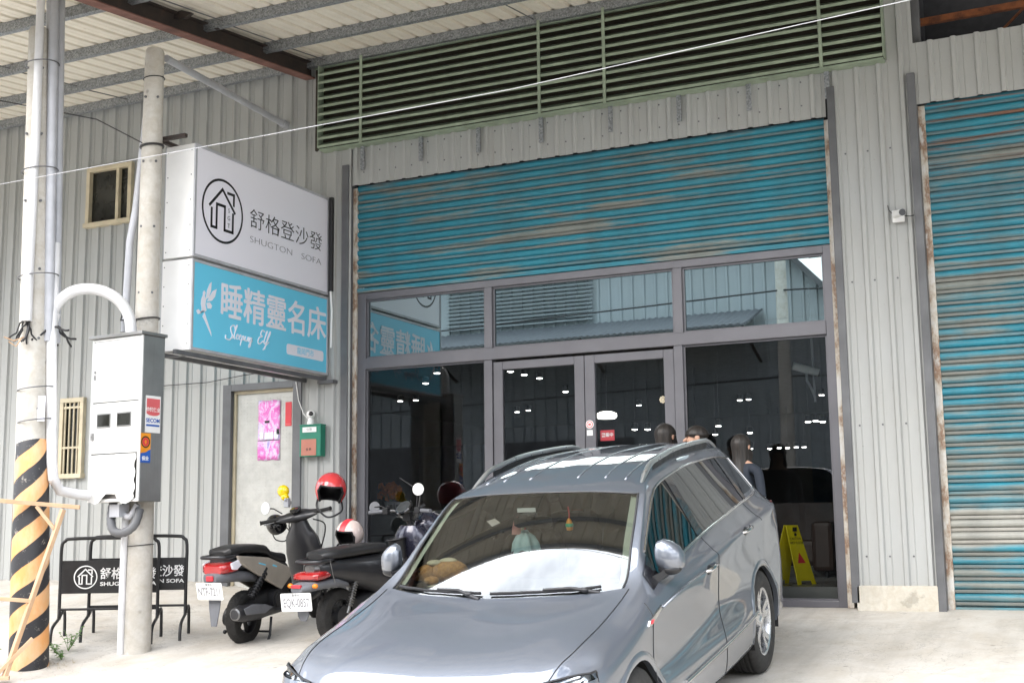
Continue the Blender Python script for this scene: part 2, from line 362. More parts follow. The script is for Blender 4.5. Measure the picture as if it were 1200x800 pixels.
M_['int_floor'] = plain('grey_floor_tile', (.20, .20, .19), .3, 0, .1, 2)
M_['counter'] = plain('pale_counter', (.20, .21, .20), .45, 0, .06, 2)
M_['lampw'] = m_emit('spot_light_lens', (1, .97, .92), 14)
M_['lampp'] = m_emit('pendant_glow', (1, .95, .88), 2.6)
M_['lampa'] = m_emit('warm_pendant_glow', (1, .75, .38), 2.2)
n = NT('dark_hair'); a = n.noise(1, 4, .6, (70, 70, 5)); n.set(color=n.ramp(a, [(.3, (.007, .006, .005)), (.7, (.030, .023, .019))]), rough=.5); n.bump(a, .5, .01); M_['hair'] = n.m
M_['skin'] = plain('skin', (.52, .31, .22), .5, 0, .06)
M_['navy'] = plain('navy_cloth', (.02, .028, .045), .85, 0, .2)
M_['cloth'] = plain('grey_cloth', (.10, .10, .11), .9, 0, .15)
M_['teal'] = plain('green_print', (.01, .42, .22), .6)
M_['petal'] = plain('orange_petals', (.70, .20, .02), .6, 0, .3, 20)
M_['alloyw'] = plain('grey_cable_sheath', (.42, .42, .43), .6)
M_['brown'] = plain('brown_leather', (.030, .014, .008), .5, 0, .2)
# ------------------------------------------------------------------ ground, road
xs = [-60, -30, -15] + [-9 + .25*i for i in range(100)] + [17, 22, 35, 60]
ys = [-60, -40, -28, -22] + [-18 + .5*i for i in range(14)] + [-11 + .25*i for i in range(45)] + [.3]
ys = sorted(set(round(y, 3) for y in ys))
rg = random.Random(3)
def gz(x, y): return ground_z(x, y) + (rg.uniform(-.004, .004) if -9 < x < 16 and -8 < y < -.3 else 0)
mb = MB(); mb.grid([[(x, y, gz(x, y)) for y in ys] for x in xs])
tag(mb.build('ground', M_['conc'], smooth=180), kind='structure')
mb = MB(); zr = ground_z(3, -9) + .004
mb.grid([[(x, y, zr) for y in (-17.6, -10.2)] for x in (-60, 60)])
tag(mb.build('road', M_['asph']), kind='structure')
mb = MB()
for i in range(-10, 10): mb.add([(i*6, -14.0, zr+.004), (i*6+3, -14.0, zr+.004), (i*6+3, -13.88, zr+.004), (i*6, -13.88, zr+.004)], [(0, 1, 2, 3)])
tag(mb.build('road_marking', M_['white']), kind='structure')

# ------------------------------------------------------------------ the warehouse
WY = -.08            # face of the cladding pans; ribs stand 26 mm proud of it
def cladding(x0, x1, z0, z1, holes=(), pitch=.2, ph=0.0, y=WY, d=-.026, top=None, double=False):
    prof = []; k0 = math.floor((x0-ph)/pitch)-1
    for k in range(k0, k0+int((x1-x0)/pitch)+4):
        c = ph + k*pitch
        prof += [(c-.030, 0), (c-.016, 1), (c+.016, 1), (c+.030, 0), (c+.074, 0), (c+.080, .22), (c+.086, 0)]
    pts = [(x, y+d*h) for x, h in prof if x0 < x < x1]
    def yat(x):
        for (a, ha), (b, hb) in zip(prof, prof[1:]):
            if a <= x <= b: return y + d*(ha + (hb-ha)*(x-a)/max(1e-6, b-a))
        return y
    ex = [x0, x1] + [h[i] for h in holes for i in (0, 1) if x0 < h[i] < x1]
    pts = sorted(pts + [(e, yat(e)) for e in ex])
    mb = MB()
    for (xa, ya), (xb, yb) in zip(pts, pts[1:]):
        if xb-xa < 1e-5: continue
        xm = (xa+xb)/2; cuts = sorted([(h[2], h[3]) for h in holes if h[0] <= xm <= h[1]]); z = z0; segs = []
        for a, b in cuts:
            if a > z: segs.append((z, a))
            z = max(z, b)
        if z < z1: segs.append((z, z1))
        for a, b in segs: mb.add([(xa, ya, a), (xb, yb, a), (xb, yb, b), (xa, ya, b)], [(0, 1, 2, 3)])
    return mb
W = thing('warehouse', 'grey corrugated metal warehouse with a glass shop front and blue roller shutters', 'warehouse', (0, 0, 0))
holes = [(-3.80, -3.15, 4.46, 5.15), (-4.09, -3.76, 1.43, 2.33), (-1.58, -.66, .0, 2.34)]
cladding(-10, -.03, .1, 6.02, holes, ph=-.05).build('corrugated_wall', M_['wall'], W)
cladding(-.03, 5.14, 4.48, 5.1, ph=.026).build('corrugated_wall', M_['wall'], W)
cladding(5.16, 5.95, .19, 6.4, ph=.036, pitch=.2).build('corrugated_wall', M_['wall'], W)
cladding(5.95, 11.4, 4.47, 5.05, ph=-.102).build('corrugated_wall', M_['wall'], W)
cladding(11.4, 12.2, .2, 6.4).build('corrugated_wall', M_['wall'], W)
cladding(12.2, 19, 4.47, 6.4).build('corrugated_wall', M_['wall'], W)
# screws of the cladding
mb = MB(); rs = random.Random(5)
for i in range(26):
    for z in (1.0, 2.1, 3.2, 4.3):
        x = -5.9 + i*.2 + .02
        if any(h[0]-.1 < x < h[1]+.1 and h[2]-.1 < z < h[3]+.1 for h in holes): continue
        mb.cyl((x+.05, WY-.006, z+rs.uniform(-.02, .02)), (x+.05, WY+.002, z), .008, n=6)
for i in range(4):
    for z in (.45, 1.6, 2.9, 4.1): mb.cyl((5.32+i*.2-.02, WY-.006, z), (5.32+i*.2-.02, WY+.002, z), .009, n=6)
for i in range(25):
    for z in (4.62, 4.85): mb.cyl((.12+i*.2, WY-.006, z), (.12+i*.2, WY+.002, z), .008, n=6)
mb.build('screw', M_['flash'], W)
# plinth, dark flashings, guide rails
mb = MB(); mb.box(5.205, 5.895, -.125, .05, -.3, .2); mb.build('plinth', M_['plinth'], W, bevel=.008)
def flashing(x0, x1, z0, z1, rx0, rx1):
    mb = MB(); mb.box(x0, x1, -.125, .10, z0, z1); mb.build('flashing', M_['flash'], W, bevel=.004)
    mb = MB(); mb.box(rx0, rx1, -.022, .14, z0-.05, 4.47); mb.build('guide_rail', M_['rail'], W, bevel=.003)
flashing(-.135, -.052, .02, 4.72, -.052, -.004)
flashing(5.162, 5.232, .05, 4.75, 5.105, 5.162)
flashing(5.882, 5.952, -.02, 4.76, 5.952, 6.01)
flashing(11.4, 11.47, -.02, 4.76, 11.36, 11.4)
flashing(12.1, 12.17, -.02, 4.76, 12.17, 12.22)
def shutter(x0, x1, z0, z1, mat, pitch=.104):
    prof = [(0, .008), (.02, -.004), (.08, -.015), (.20, -.024), (.36, -.027), (.50, -.023), (.60, -.013), (.645, .004), (.665, .006), (.685, -.006), (.80, -.009), (.93, -.006), (.955, .010), (.985, .012)]
    P = []; nx = 14; z = z1; k = 0; rr = random.Random(int(x0*7))
    while z > z0 + .001:
        off = rr.uniform(-.002, .002)
        for a, d in prof:
            zz = z - a*pitch
            if zz < z0: break
            P.append((d + off, zz))
        z -= pitch
    mb = MB(); mb.grid([[(x0 + (x1-x0)*i/nx, .012 + d + .0015*math.sin(i*1.7+zz*3), zz) for d, zz in P] for i in range(nx+1)])
    mb.mi = 0; mb.box(x0, x1, -.014, .05, z0-.045, z0-.001)
    return mb.build('roller_shutter', mat, W, smooth=50)
shutter(0.0, 5.105, 3.34, 4.50, M_['shut1'])
shutter(6.01, 11.36, .02, 4.50, M_['shut2'])
shutter(12.22, 19, .02, 4.50, M_['shut2'])
# louvred vent over the shop front
mb = MB(); mb.box(-.5, 5.7, -.115, -.03, 4.94, 6.02)
mb.build('vent_backing', M_['dark'], W)
mb = MB(); nl = 10
for i in range(nl):
    z = 4.985 + i*.092
    mb.X = Matrix.Translation((2.65, -.155, z)) @ Matrix.Rotation(R(34), 4, 'X'); mb.box(-3.04, 3.05, -.085, .085, -.003, .003)
    mb.X = None; mb.box(-.39, 5.70, -.232, -.226, z-.062, z-.034); mb.box(-.39, 5.70, -.128, -.124, z+.006, z+.022)
mb.build('louvre_slat', M_['louver'], W)
for x in (.17, 2.30, 3.01, 5.15):
    mb = MB(); mb.box(x-.016, x+.016, -.246, -.233, 4.90, 5.9); mb.build('louvre_upright', M_['louver'], W, bevel=.003)
mb = MB(); mb.box(-.39, 5.70, -.20, -.06, 4.905, 4.922); mb.box(-.50, 5.74, -.14, -.02, 5.88, 5.98); mb.box(-.40, -.392, -.225, -.06, 4.93, 5.88); mb.box(5.702, 5.71, -.225, -.06, 4.93, 5.88)
mb.build('vent_frame', M_['louver'], W)
for x in (.12, .85, 1.54, 2.26, 3.02, 3.735, 4.43, 5.17):
    mb = MB(); mb.box(x-.024, x+.024, -.118, -.108, 4.64, 4.95)
    for z in (4.68, 4.74): mb.cyl((x, -.124, z), (x, -.117, z), .007, n=8)
    mb.build('strap', M_['galv'], W)
# open strip over the right-hand bay
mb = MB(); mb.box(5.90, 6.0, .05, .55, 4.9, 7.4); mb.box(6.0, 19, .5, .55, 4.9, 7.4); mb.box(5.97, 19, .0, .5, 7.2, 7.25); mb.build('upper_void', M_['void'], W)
mb = MB(); mb.box(5.945, 6.015, -.02, .04, 5.06, 6.4); mb.build('post', M_['flash'], W)
mb = MB(); mb.bar((5.92, .12, 5.31), (11.4, .12, 5.36), .05, .06); mb.bar((6.95, .16, 5.35), (6.62, .16, 5.05), .02, .02); mb.build('rusty_rail', M_['rust2'], W)
# small upper window and barred lower window
def small_window(x0, x1, z0, z1, bars):
    f = MB(); t = .055; y0, y1 = -.135, -.05
    f.box(x0, x1, y0, y1, z1-t, z1); f.box(x0-.015, x1+.015, y0-.02, y1, z0, z0+t); f.box(x0, x0+t, y0, y1, z0+t, z1-t); f.box(x1-t, x1, y0, y1, z0+t, z1-t)
    if not bars: f.box((x0+x1)/2-.02+.13, (x0+x1)/2+.025+.13, y0+.01, y1, z0+t, z1-t)
    fo = f.build('window', M_['cream'], W, bevel=.004)
    p = MB(); p.box(x0+.02, x1-.02, -.075, -.055, z0+.03, z1-.03); p.build('pane', M_['pane_dark'], fo)
    if bars:
        b = MB()
        for i in range(4): xx = x0+t+.03+(x1-x0-2*t-.06)*i/3; b.cyl((xx, -.12, z0+t), (xx, -.12, z1-t), .011, n=8)
        for z in (z0+(z1-z0)*.38, z1-t-.06): b.box(x0+t, x1-t, -.128, -.112, z-.012, z+.012)
        b.build('bar', M_['cream'], fo)
small_window(-3.83, -3.12, 4.43, 5.18, False)
small_window(-4.11, -3.74, 1.40, 2.36, True)
# steel side door
f = MB(); f.box(-1.69, -1.575, -.13, .0, .05, 2.375); f.box(-.745, -.635, -.13, .0, .05, 2.375); f.box(-1.575, -.745, -.13, .0, 2.30, 2.375)
f.build('door_frame', M_['flash'], W, bevel=.004)
d = MB(); d.box(-1.545, -.75, -.045, .0, .1, 2.27); dd = d.build('side_door', M_['door'], W, bevel=.004)
f = MB(); f.box(-1.575, -1.545, -.075, .0, .08, 2.30); f.box(-1.545, -.75, -.075, .0, 2.27, 2.30); f.build('door_trim', M_['cream'], dd)
mb = MB()
for i in range(17):
    for j in range(52):
        mb.lathe([(.0, .0035), (.007, .0022), (.012, 0)], (-1.50+i*.044, -.045, .16+j*.04), (0, -1, 0), 5)
mb.build('stud_pattern', M_['door'], dd)
mb = MB(); mb.cyl((-.80, -.05, 1.05), (-.80, -.10, 1.05), .018, n=10); mb.box(-.86, -.79, -.11, -.095, 1.04, 1.06); mb.build('door_handle', M_['steel'], dd)
# masonry behind (carries the shell, keeps the inside dark)
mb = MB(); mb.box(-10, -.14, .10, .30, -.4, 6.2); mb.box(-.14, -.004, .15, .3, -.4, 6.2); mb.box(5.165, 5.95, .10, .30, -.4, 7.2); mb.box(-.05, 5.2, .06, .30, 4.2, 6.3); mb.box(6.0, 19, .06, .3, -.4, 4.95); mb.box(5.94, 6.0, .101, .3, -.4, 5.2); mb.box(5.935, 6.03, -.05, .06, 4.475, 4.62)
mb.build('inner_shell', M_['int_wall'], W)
# ------------------------------------------------------------------ aluminium shop front (glass line at y = .05)
fr = MB()
def fbox(x0, x1, z0, z1, d=.0, dep=.10): fr.box(x0, x1, d, dep, z0, z1)
fbox(.0, .10, .0, 3.29); fbox(5.03, 5.105, .0, 3.29)                       # jambs
fbox(.10, 5.03, 3.215, 3.29, .003); fbox(.10, 5.03, 2.455, 2.575, -.006)            # head, transom
fbox(1.535, 1.622, 2.575, 3.215, .002); fbox(3.578, 3.668, 2.575, 3.215, .002)
fbox(1.530, 1.618, .0, 2.455, .002); fbox(3.565, 3.655, .0, 2.455, .002)
fbox(.10, 1.530, .0, .06); fbox(3.655, 5.03, .0, .06)
fr.build('shopfront_frame', M_['alu'], W, bevel=.004)
fr = MB()
for a, b, z0, z1 in ((.10, 1.535, 2.575, 3.215), (1.622, 3.578, 2.575, 3.215), (3.668, 5.03, 2.575, 3.215), (.10, 1.530, .06, 2.455), (3.655, 5.03, .06, 2.455)):
    t = .018
    fr.box(a, a+t, .03, .046, z0, z1); fr.box(b-t, b, .03, .046, z0, z1); fr.box(a+t, b-t, .03, .046, z0, z0+t); fr.box(a+t, b-t, .03, .046, z1-t, z1)
fr.build('glazing_bead', M_['alu'], W)
def pane(x0, x1, z0, z1, m, name='window_pane', y=.052):
    p = MB(); p.add([(x0, y, z0), (x1, y, z0), (x1, y, z1), (x0, y, z1)], [(0, 1, 2, 3)])
    o = p.build(name, m, W); return o
for a, b in ((.10, 1.535), (1.622, 3.578), (3.668, 5.03)): pane(a, b, 2.575, 3.215, M_['glass_up'], 'transom_window')
pane(.10, 1.530, .06, 2.455, M_['glass_lo'], 'shop_window'); pane(3.655, 5.03, .06, 2.455, M_['glass_lo'], 'shop_window')
def leaf(x0, x1, hx):
    d = MB(); s = .105
    d.box(x0, x0+s, .018, .075, .01, 2.43); d.box(x1-s, x1, .018, .075, .01, 2.43); d.box(x0+s, x1-s, .018, .075, 2.345, 2.43); d.box(x0+s, x1-s, .018, .075, .01, .16)
    o = d.build('glass_door', M_['alu'], W, bevel=.005)
    p = MB(); p.add([(x0+s, .045, .16), (x1-s, .045, .16), (x1-s, .045, 2.345), (x0+s, .045, 2.345)], [(0, 1, 2, 3)]); p.build('door_pane', M_['glass_lo'], o)
    h = MB(); h.tube([(hx, .018, .85), (hx, -.035, .85), (hx, -.035, 1.25), (hx, .018, 1.25)], .012, 8); h.build('door_handle', M_['steel'], o, smooth=40)
    return o
leaf(1.624, 2.626, 2.575); door2 = leaf(2.632, 3.560, 2.685)
mb = MB(); mb.mi = 0; mb.cyl((2.678, .012, 1.74), (2.678, .017, 1.74), .042, n=24); mb.box(2.648, 2.708, .012, .017, 1.63, 1.685)
st = mb.build('door_sticker', M_['white'], door2)
mb = MB(); mb.lathe([(.026, 0), (.026, .002), (.034, .002), (.034, 0)], (2.678, .012, 1.74), (0, -1, 0), 24, closed=True); mb.box(2.665, 2.691, .009, .0115, 1.73, 1.75); mb.build('sticker_print', M_['pinkred'], door2)
# ------------------------------------------------------------------ the showroom inside
def struct(name, mb, m, **k): return tag(mb.build(name, m, **k), kind='structure')
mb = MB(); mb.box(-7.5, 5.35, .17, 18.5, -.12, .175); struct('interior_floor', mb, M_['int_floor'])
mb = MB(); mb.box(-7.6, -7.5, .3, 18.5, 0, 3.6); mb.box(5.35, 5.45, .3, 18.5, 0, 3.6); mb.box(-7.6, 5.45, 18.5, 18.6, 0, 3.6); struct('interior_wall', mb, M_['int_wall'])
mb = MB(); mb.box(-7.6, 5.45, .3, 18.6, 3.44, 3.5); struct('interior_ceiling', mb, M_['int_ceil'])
# ------------------------------------------------------------------ canopy over the forecourt
CAN = thing('canopy', 'corrugated metal canopy on galvanised purlins sloping out over the forecourt', 'canopy', (0, 0, 6))
def cz(y): return 6.02 + .12*y
Y0, Y1 = -.02, -4.55
mb = MB(); P = []
k = -46
while k*.2 < 15.9:
    c = k*.2 + .05
    for dx, h in ((-.03, 0), (-.016, 1), (.016, 1), (.03, 0), (.095, 0), (.10, .15), (.105, 0)): P.append((c+dx, h*.028))
    k += 1
mb.grid([[(x, y, cz(y)+h) for y in (Y0, -1.3, -2.6, Y1)] for x, h in P])
o = mb.build('roof_sheet', M_['sheet'], CAN); d = o.modifiers.new('thick', 'SOLIDIFY'); d.thickness = .004; d.offset = 1
for y in (-.16, -.98, -1.97, -3.05, -4.05, -4.50):
    mb = MB(); z = cz(y)
    mb.box(-9.2, 15.8, y-.03, y-.026, z-.105, z-.003); mb.box(-9.2, 15.8, y-.026, y+.032, z-.105, z-.100); mb.box(-9.2, 15.8, y-.026, y+.032, z-.010, z-.004); mb.box(-9.2, 15.8, y+.028, y+.032, z-.100, z-.08)
    mb.build('purlin', M_['galv'], CAN)
for bx, w in ((-.58, 0), (5.6, 0), (11.8, 0), (-6.4, 0)):
    a = Vector((bx, -.10, cz(-.10)-.125)); b = Vector((bx, -4.6, cz(-4.6)-.125))
    mb = MB(); mb.bar(a, b, .016, .165)
    mb.bar(a+Vector((0, 0, .086)), b+Vector((0, 0, .086)), .13, .012)
    o = mb.build('roof_beam', M_['rust'], CAN)
    mb = MB(); mb.bar(a-Vector((0, 0, .088)), b-Vector((0, 0, .088)), .13, .012); mb.build('beam_flange', M_['flange'], o)
# hanger brackets and sag rods between the purlins
for (x, y) in ((-.50, -2.42), (-.47, -1.97)):
    mb = MB(); z = cz(y)-.06; mb.prism([(-.10, -.03), (.06, -.05), (.14, -.01), (.02, .035), (-.08, .03)], lambda a, b, t: (x+a, y+t, z+b), -.02, .02)
    mb.build('bracket', M_['rust'], CAN)
for x in (-3.2, -.35, 2.2):
    mb = MB()
    for a, b in ((-.98, -.16), (-1.97, -.98), (-3.05, -1.97), (-3.98, -3.05)): mb.tube([(x, a, cz(a)-.06), (x+.02, b, cz(b)-.05)], .006, 6)
    mb.build('sag_rod', M_['flash'], CAN)
# galvanised pipe strut from the near pole back to the wall
t = thing('pipe_strut', 'grey galvanised pipe strut running from the pole top to the wall beneath the canopy', 'pipe', (-.95, -.1, 5.3))
mb = MB(); mb.tube([(-.60, -2.50, 5.22), (-.90, -.14, 5.30)], .036, 12); mb.build('pipe', M_['pvc'], t, smooth=40)
mb = MB(); mb.tube([(-.893, -.20, 5.297), (-.902, -.10, 5.302)], .047, 12); mb.build('pipe_socket', M_['pvc'], t, smooth=40)
# ------------------------------------------------------------------ the parked SUV (local x = car's left, y = rearward, z = up, origin under the front axle)
n = NT('blue_grey_car_paint'); fl = n.n.new('ShaderNodeTexNoise'); fl.inputs['Scale'].default_value = 900; n.link(n.tc.outputs['Object'], fl.inputs['Vector'])
n.set(color=n.ramp(fl.outputs['Fac'], [(.3, (.140, .156, .186)), (.7, (.195, .213, .248))]), metal=.9, rough=.54, coat=1, coatr=.008); n.b.inputs['Coat IOR'].default_value = 1.9; M_['paint'] = n.m
M_['chrome'] = plain('chrome_trim', (.62, .62, .63), .12, 1, .04)
M_['satin'] = plain('satin_roof_rail', (.50, .52, .53), .32, .9, .05)
M_['rim'] = plain('silver_alloy', (.60, .61, .63), .25, .85, .04)
M_['arch'] = plain('dark_inner_arch', (.010, .010, .010), .9)
M_['dash'] = plain('dark_dashboard', (.022, .022, .022), .75, 0, .15, 20)
M_['seat'] = plain('dark_seat_cloth', (.028, .026, .025), .85, 0, .2)
M_['pill'] = plain('pale_pillar_trim', (.44, .46, .38), .8, 0, .06)
M_['glass_ws'] = m_glass('windscreen_glass', (.66, .71, .67), 2.0, .10, 0)
M_['glass_side'] = m_glass('tinted_side_glass', (.045, .05, .05), 1.95, .10, 0)
M_['glass_fr'] = m_glass('front_side_glass', (.09, .10, .10), 1.95, .12, 0)
M_['lens'] = m_glass('lamp_lens', (.9, .92, .92), 1.5, .04, 0)
M_['tail'] = plain('red_tail_lens', (.35, .01, .012), .12, 0, .1, coat=1)
cyaw, cpit, crol = -.01906, .14630, .00744
U = Vector((math.sin(cyaw)*math.cos(cpit), math.cos(cyaw)*math.cos(cpit), math.sin(cpit))); V0 = Vector((math.cos(cyaw), -math.sin(cyaw), 0)); W0 = V0.cross(U)
V1 = V0*math.cos(crol) + W0*math.sin(crol); W1 = W0*math.cos(crol) - V0*math.sin(crol)
cm = Matrix((V1, U, W1)).transposed()
CAR = thing('parked_car', 'blue-grey SUV parked nose-out before the shop, plush toy on its dashboard', 'car', (4.156, -5.3195, -.7166), cm.to_euler())
ST = [
 # u-v-w of 13 rows from roof/bonnet centre down to the underside
 [(-.76,0,.775),(-.755,.42,.786),(-.715,.58,.786),(-.645,.69,.805),(-.60,.735,.812),(-.56,.775,.816),(-.52,.81,.816),(-.49,.845,.808),(-.47,.872,.755),(-.46,.885,.63),(-.45,.90,.48),(-.45,.88,.32),(-.45,.75,.25)],
 [(-.64,0,.838),(-.63,.45,.851),(-.595,.60,.847),(-.545,.712,.856),(-.51,.752,.850),(-.48,.785,.842),(-.455,.82,.832),(-.44,.858,.815),(-.43,.885,.765),(-.43,.897,.635),(-.43,.91,.48),(-.43,.885,.32),(-.43,.75,.25)],
 [(-.38,0,.898),(-.38,.46,.912),(-.37,.62,.902),(-.36,.742,.900),(-.35,.78,.890),(-.34,.813,.878),(-.335,.847,.860),(-.33,.878,.828),(-.33,.902,.785),(-.33,.91,.65),(-.33,.922,.48),(-.33,.89,.32),(-.33,.75,.25)],
 [(0,0,.964),(0,.47,.976),(0,.64,.967),(0,.752,.952),(0,.792,.942),(0,.828,.930),(0,.862,.914),(0,.892,.892),(0,.916,.85),(0,.922,.66),(0,.935,.48),(0,.90,.30),(0,.75,.25)],
 [(.27,0,1.012),(.32,.44,1.022),(.43,.715,1.040),(.455,.752,1.050),(.44,.795,1.045),(.42,.83,1.02),(.40,.865,.995),(.38,.896,.962),(.36,.920,.91),(0.35,0.906,0.67),(.35,.938,.47),(.35,.905,.29),(.35,.75,.25)],
 [(.635,0,1.288),(.675,.37,1.280),(.765,.672,1.258),(.80,.712,1.262),(.82,.728,1.225),(.80,.785,1.13),(.78,.835,1.045),(.77,.888,1.00),(.76,.922,.945),(0.75,0.906,0.68),(.75,.938,.46),(.75,.905,.28),(.75,.75,.25)],
 [(1.01,0,1.510),(1.04,.33,1.502),(1.115,.612,1.474),(1.165,.640,1.478),(1.22,.658,1.432),(1.18,.745,1.25),(1.14,.825,1.09),(1.12,.888,1.025),(1.12,.926,.97),(1.12,0.906,0.69),(1.12,.938,.46),(1.12,.905,.28),(1.12,.75,.25)],
 [(1.33,0,1.572),(1.33,.31,1.564),(1.34,.53,1.536),(1.36,.590,1.520),(1.39,.632,1.480),(1.38,.738,1.28),(1.36,.822,1.115),(1.35,.890,1.040),(1.35,.929,.985),(1.35,0.906,0.695),(1.35,.938,.46),(1.35,.905,.275),(1.35,.75,.25)],
 [(1.64,0,1.618),(1.64,.30,1.610),(1.64,.52,1.580),(1.64,.580,1.555),(1.64,.622,1.510),(1.64,.732,1.305),(1.64,.820,1.135),(1.64,.892,1.055),(1.64,.931,1.005),(1.64,0.906,0.7),(1.64,.938,.46),(1.64,.905,.27),(1.64,.75,.25)],
 [(2.2,0,1.650),(2.2,.30,1.642),(2.2,.51,1.614),(2.2,.575,1.585),(2.2,.616,1.538),(2.2,.725,1.34),(2.2,.815,1.168),(2.2,.894,1.085),(2.2,.932,1.045),(2.2,0.906,0.72),(2.2,.938,.47),(2.2,.905,.27),(2.2,.75,.25)],
 [(2.8,0,1.640),(2.8,.30,1.632),(2.8,.50,1.605),(2.8,.565,1.572),(2.8,.604,1.522),(2.8,.71,1.345),(2.8,.80,1.192),(2.8,.888,1.10),(2.8,.930,1.06),(2.8,0.910,0.74),(2.8,.935,.49),(2.8,.905,.28),(2.8,.75,.25)],
 [(3.12,0,1.622),(3.12,.29,1.614),(3.12,.485,1.588),(3.12,.55,1.552),(3.12,.588,1.500),(3.17,.69,1.335),(3.22,.78,1.198),(3.24,.875,1.108),(3.25,.918,1.068),(3.25,0.902,0.75),(3.25,.928,.50),(3.25,.90,.29),(3.25,.75,.25)],
 [(3.36,0,1.600),(3.36,.28,1.592),(3.36,.475,1.568),(3.36,.535,1.530),(3.36,.572,1.47),(3.41,.665,1.325),(3.44,.75,1.20),(3.46,.85,1.112),(3.46,.895,1.072),(3.45,.905,.76),(3.45,.91,.51),(3.45,.885,.30),(3.45,.75,.25)],
 [(3.64,0,1.560),(3.62,.28,1.553),(3.58,.455,1.535),(3.55,.512,1.50),(3.56,.548,1.45),(3.61,.64,1.31),(3.64,.715,1.20),(3.67,.79,1.118),(3.67,.835,1.08),(3.64,.86,.78),(3.62,.87,.53),(3.60,.84,.33),(3.60,.70,.27)],
 [(3.66,0,1.545),(3.64,.28,1.538),(3.60,.46,1.52),(3.575,.51,1.49),(3.585,.545,1.44),(3.635,.635,1.305),(3.66,.705,1.195),(3.69,.775,1.112),(3.70,.815,1.075),(3.68,.84,.78),(3.66,.85,.53),(3.64,.82,.33),(3.62,.70,.27)],
 [(3.82,0,1.13),(3.815,.28,1.13),(3.79,.46,1.132),(3.77,.55,1.135),(3.755,.61,1.135),(3.745,.655,1.13),(3.74,.69,1.12),(3.745,.735,1.09),(3.755,.765,1.05),(3.775,.80,.80),(3.78,.815,.56),(3.74,.79,.36),(3.70,.70,.30)],
 [(3.86,0,.95),(3.855,.26,.95),(3.84,.44,.95),(3.83,.53,.95),(3.82,.59,.95),(3.815,.63,.945),(3.81,.665,.935),(3.81,.70,.915),(3.81,.725,.89),(3.82,.765,.72),(3.83,.78,.55),(3.79,.75,.37),(3.73,.68,.32)],
 [(3.83,0,.36),(3.83,.22,.36),(3.82,.40,.36),(3.81,.48,.36),(3.81,.53,.36),(3.80,.57,.36),(3.80,.60,.36),(3.80,.63,.36),(3.80,.65,.36),(3.79,.67,.36),(3.78,.69,.355),(3.76,.68,.35),(3.74,.66,.34)],
]
def pchip(xs_, ys_, x):
    n_ = len(xs_); i = max(0, min(n_-2, int(x))); t = x - i
    def d(k):
        if k == 0: return ys_[1]-ys_[0]
        if k == n_-1: return ys_[-1]-ys_[-2]
        a, b = ys_[k]-ys_[k-1], ys_[k+1]-ys_[k]
        return 0 if a*b <= 0 else 2*a*b/(a+b)
    h00 = 2*t**3-3*t*t+1; h10 = t**3-2*t*t+t; h01 = -2*t**3+3*t*t; h11 = t**3-t*t
    return h00*ys_[i]+h10*d(i)+h01*ys_[i+1]+h11*d(i+1)
NS, NR = len(ST), 13
KS, KR = 10, 8                      # sub-divisions per cell
def body_pt(s, t):
    cols = [tuple(pchip(range(NR), [ST[i][j][k] for j in range(NR)], t) for k in range(3)) for i in range(max(0, int(s)-1), min(NS, int(s)+4))]
    o = s - max(0, int(s)-1)
    return Vector(tuple(pchip(range(len(cols)), [c[k] for c in cols], o) for k in range(3)))
SV = [i/KS for i in range((NS-1)*KS+1)]; TV = [j/KR for j in range((NR-1)*KR+1)]
# row spline first, then stations
rows = []
for i in range(NS): rows.append([tuple(pchip(range(NR), [ST[i][j][k] for j in range(NR)], t) for k in range(3)) for t in TV])
G = []
for s in SV:
    r = []
    for b in range(len(TV)):
        u, v, w = (pchip(range(NS), [rows[i][b][k] for i in range(NS)], s) for k in range(3)); r.append(Vector((v, u, w)))
    G.append(r)
# wheel arches: snap the mesh to a circle and drop what lies inside
ARCH = [(0.0, .36, .392), (2.79, .36, .392)]
inside = set()
for a in range(len(SV)):
    for b in range(len(TV)):
        p = G[a][b]
        if p.x < .70 or p.z > .86: continue
        for (cu, cw, rad) in ARCH:
            d = math.hypot(p.y-cu, p.z-cw)
            if d < rad - .03: inside.add((a, b))
            elif d < rad + .03:
                k = rad/d; p.y = cu+(p.y-cu)*k; p.z = cw+(p.z-cw)*k
NA, NB = len(SV), len(TV)
nrm = [[Vector() for _ in range(NB)] for _ in range(NA)]
for a in range(NA):
    for b in range(NB):
        da = G[min(a+1, NA-1)][b]-G[max(a-1, 0)][b]; db = G[a][min(b+1, NB-1)]-G[a][max(b-1, 0)]
        if b == 0: db = Vector((1, 0, 0))*db.length
        nn = db.cross(da)
        nrm[a][b] = nn.normalized() if nn.length > 1e-9 else Vector((0, 0, 1))
        if nrm[a][b].dot(G[a][b]-Vector((0, G[a][b].y, .7))) < 0 and b < NB-KR*2: nrm[a][b] = -nrm[a][b]
import numpy as np
def flatten(a0, a1, b0, b1, quad=False):
    """even out a pane's normals so that it mirrors cleanly"""
    A = []; B = []; K = [(a, b) for a in range(a0, a1) for b in range(b0, b1)]
    f = lambda p: [1, p.y, p.z] + ([p.y*p.y, p.y*p.z, p.z*p.z] if quad else [])
    for a, b in K: A.append(f(G[a][b])); B.append(list(nrm[a][b]))
    X_, *_r = np.linalg.lstsq(np.array(A), np.array(B), rcond=None)
    for (a, b), q in zip(K, np.array(A) @ X_): nrm[a][b] = Vector(q).normalized()
flatten(int(4.3*KS), int(12.5*KS)+1, 4*KR, 6*KR+1)
WSN = {}
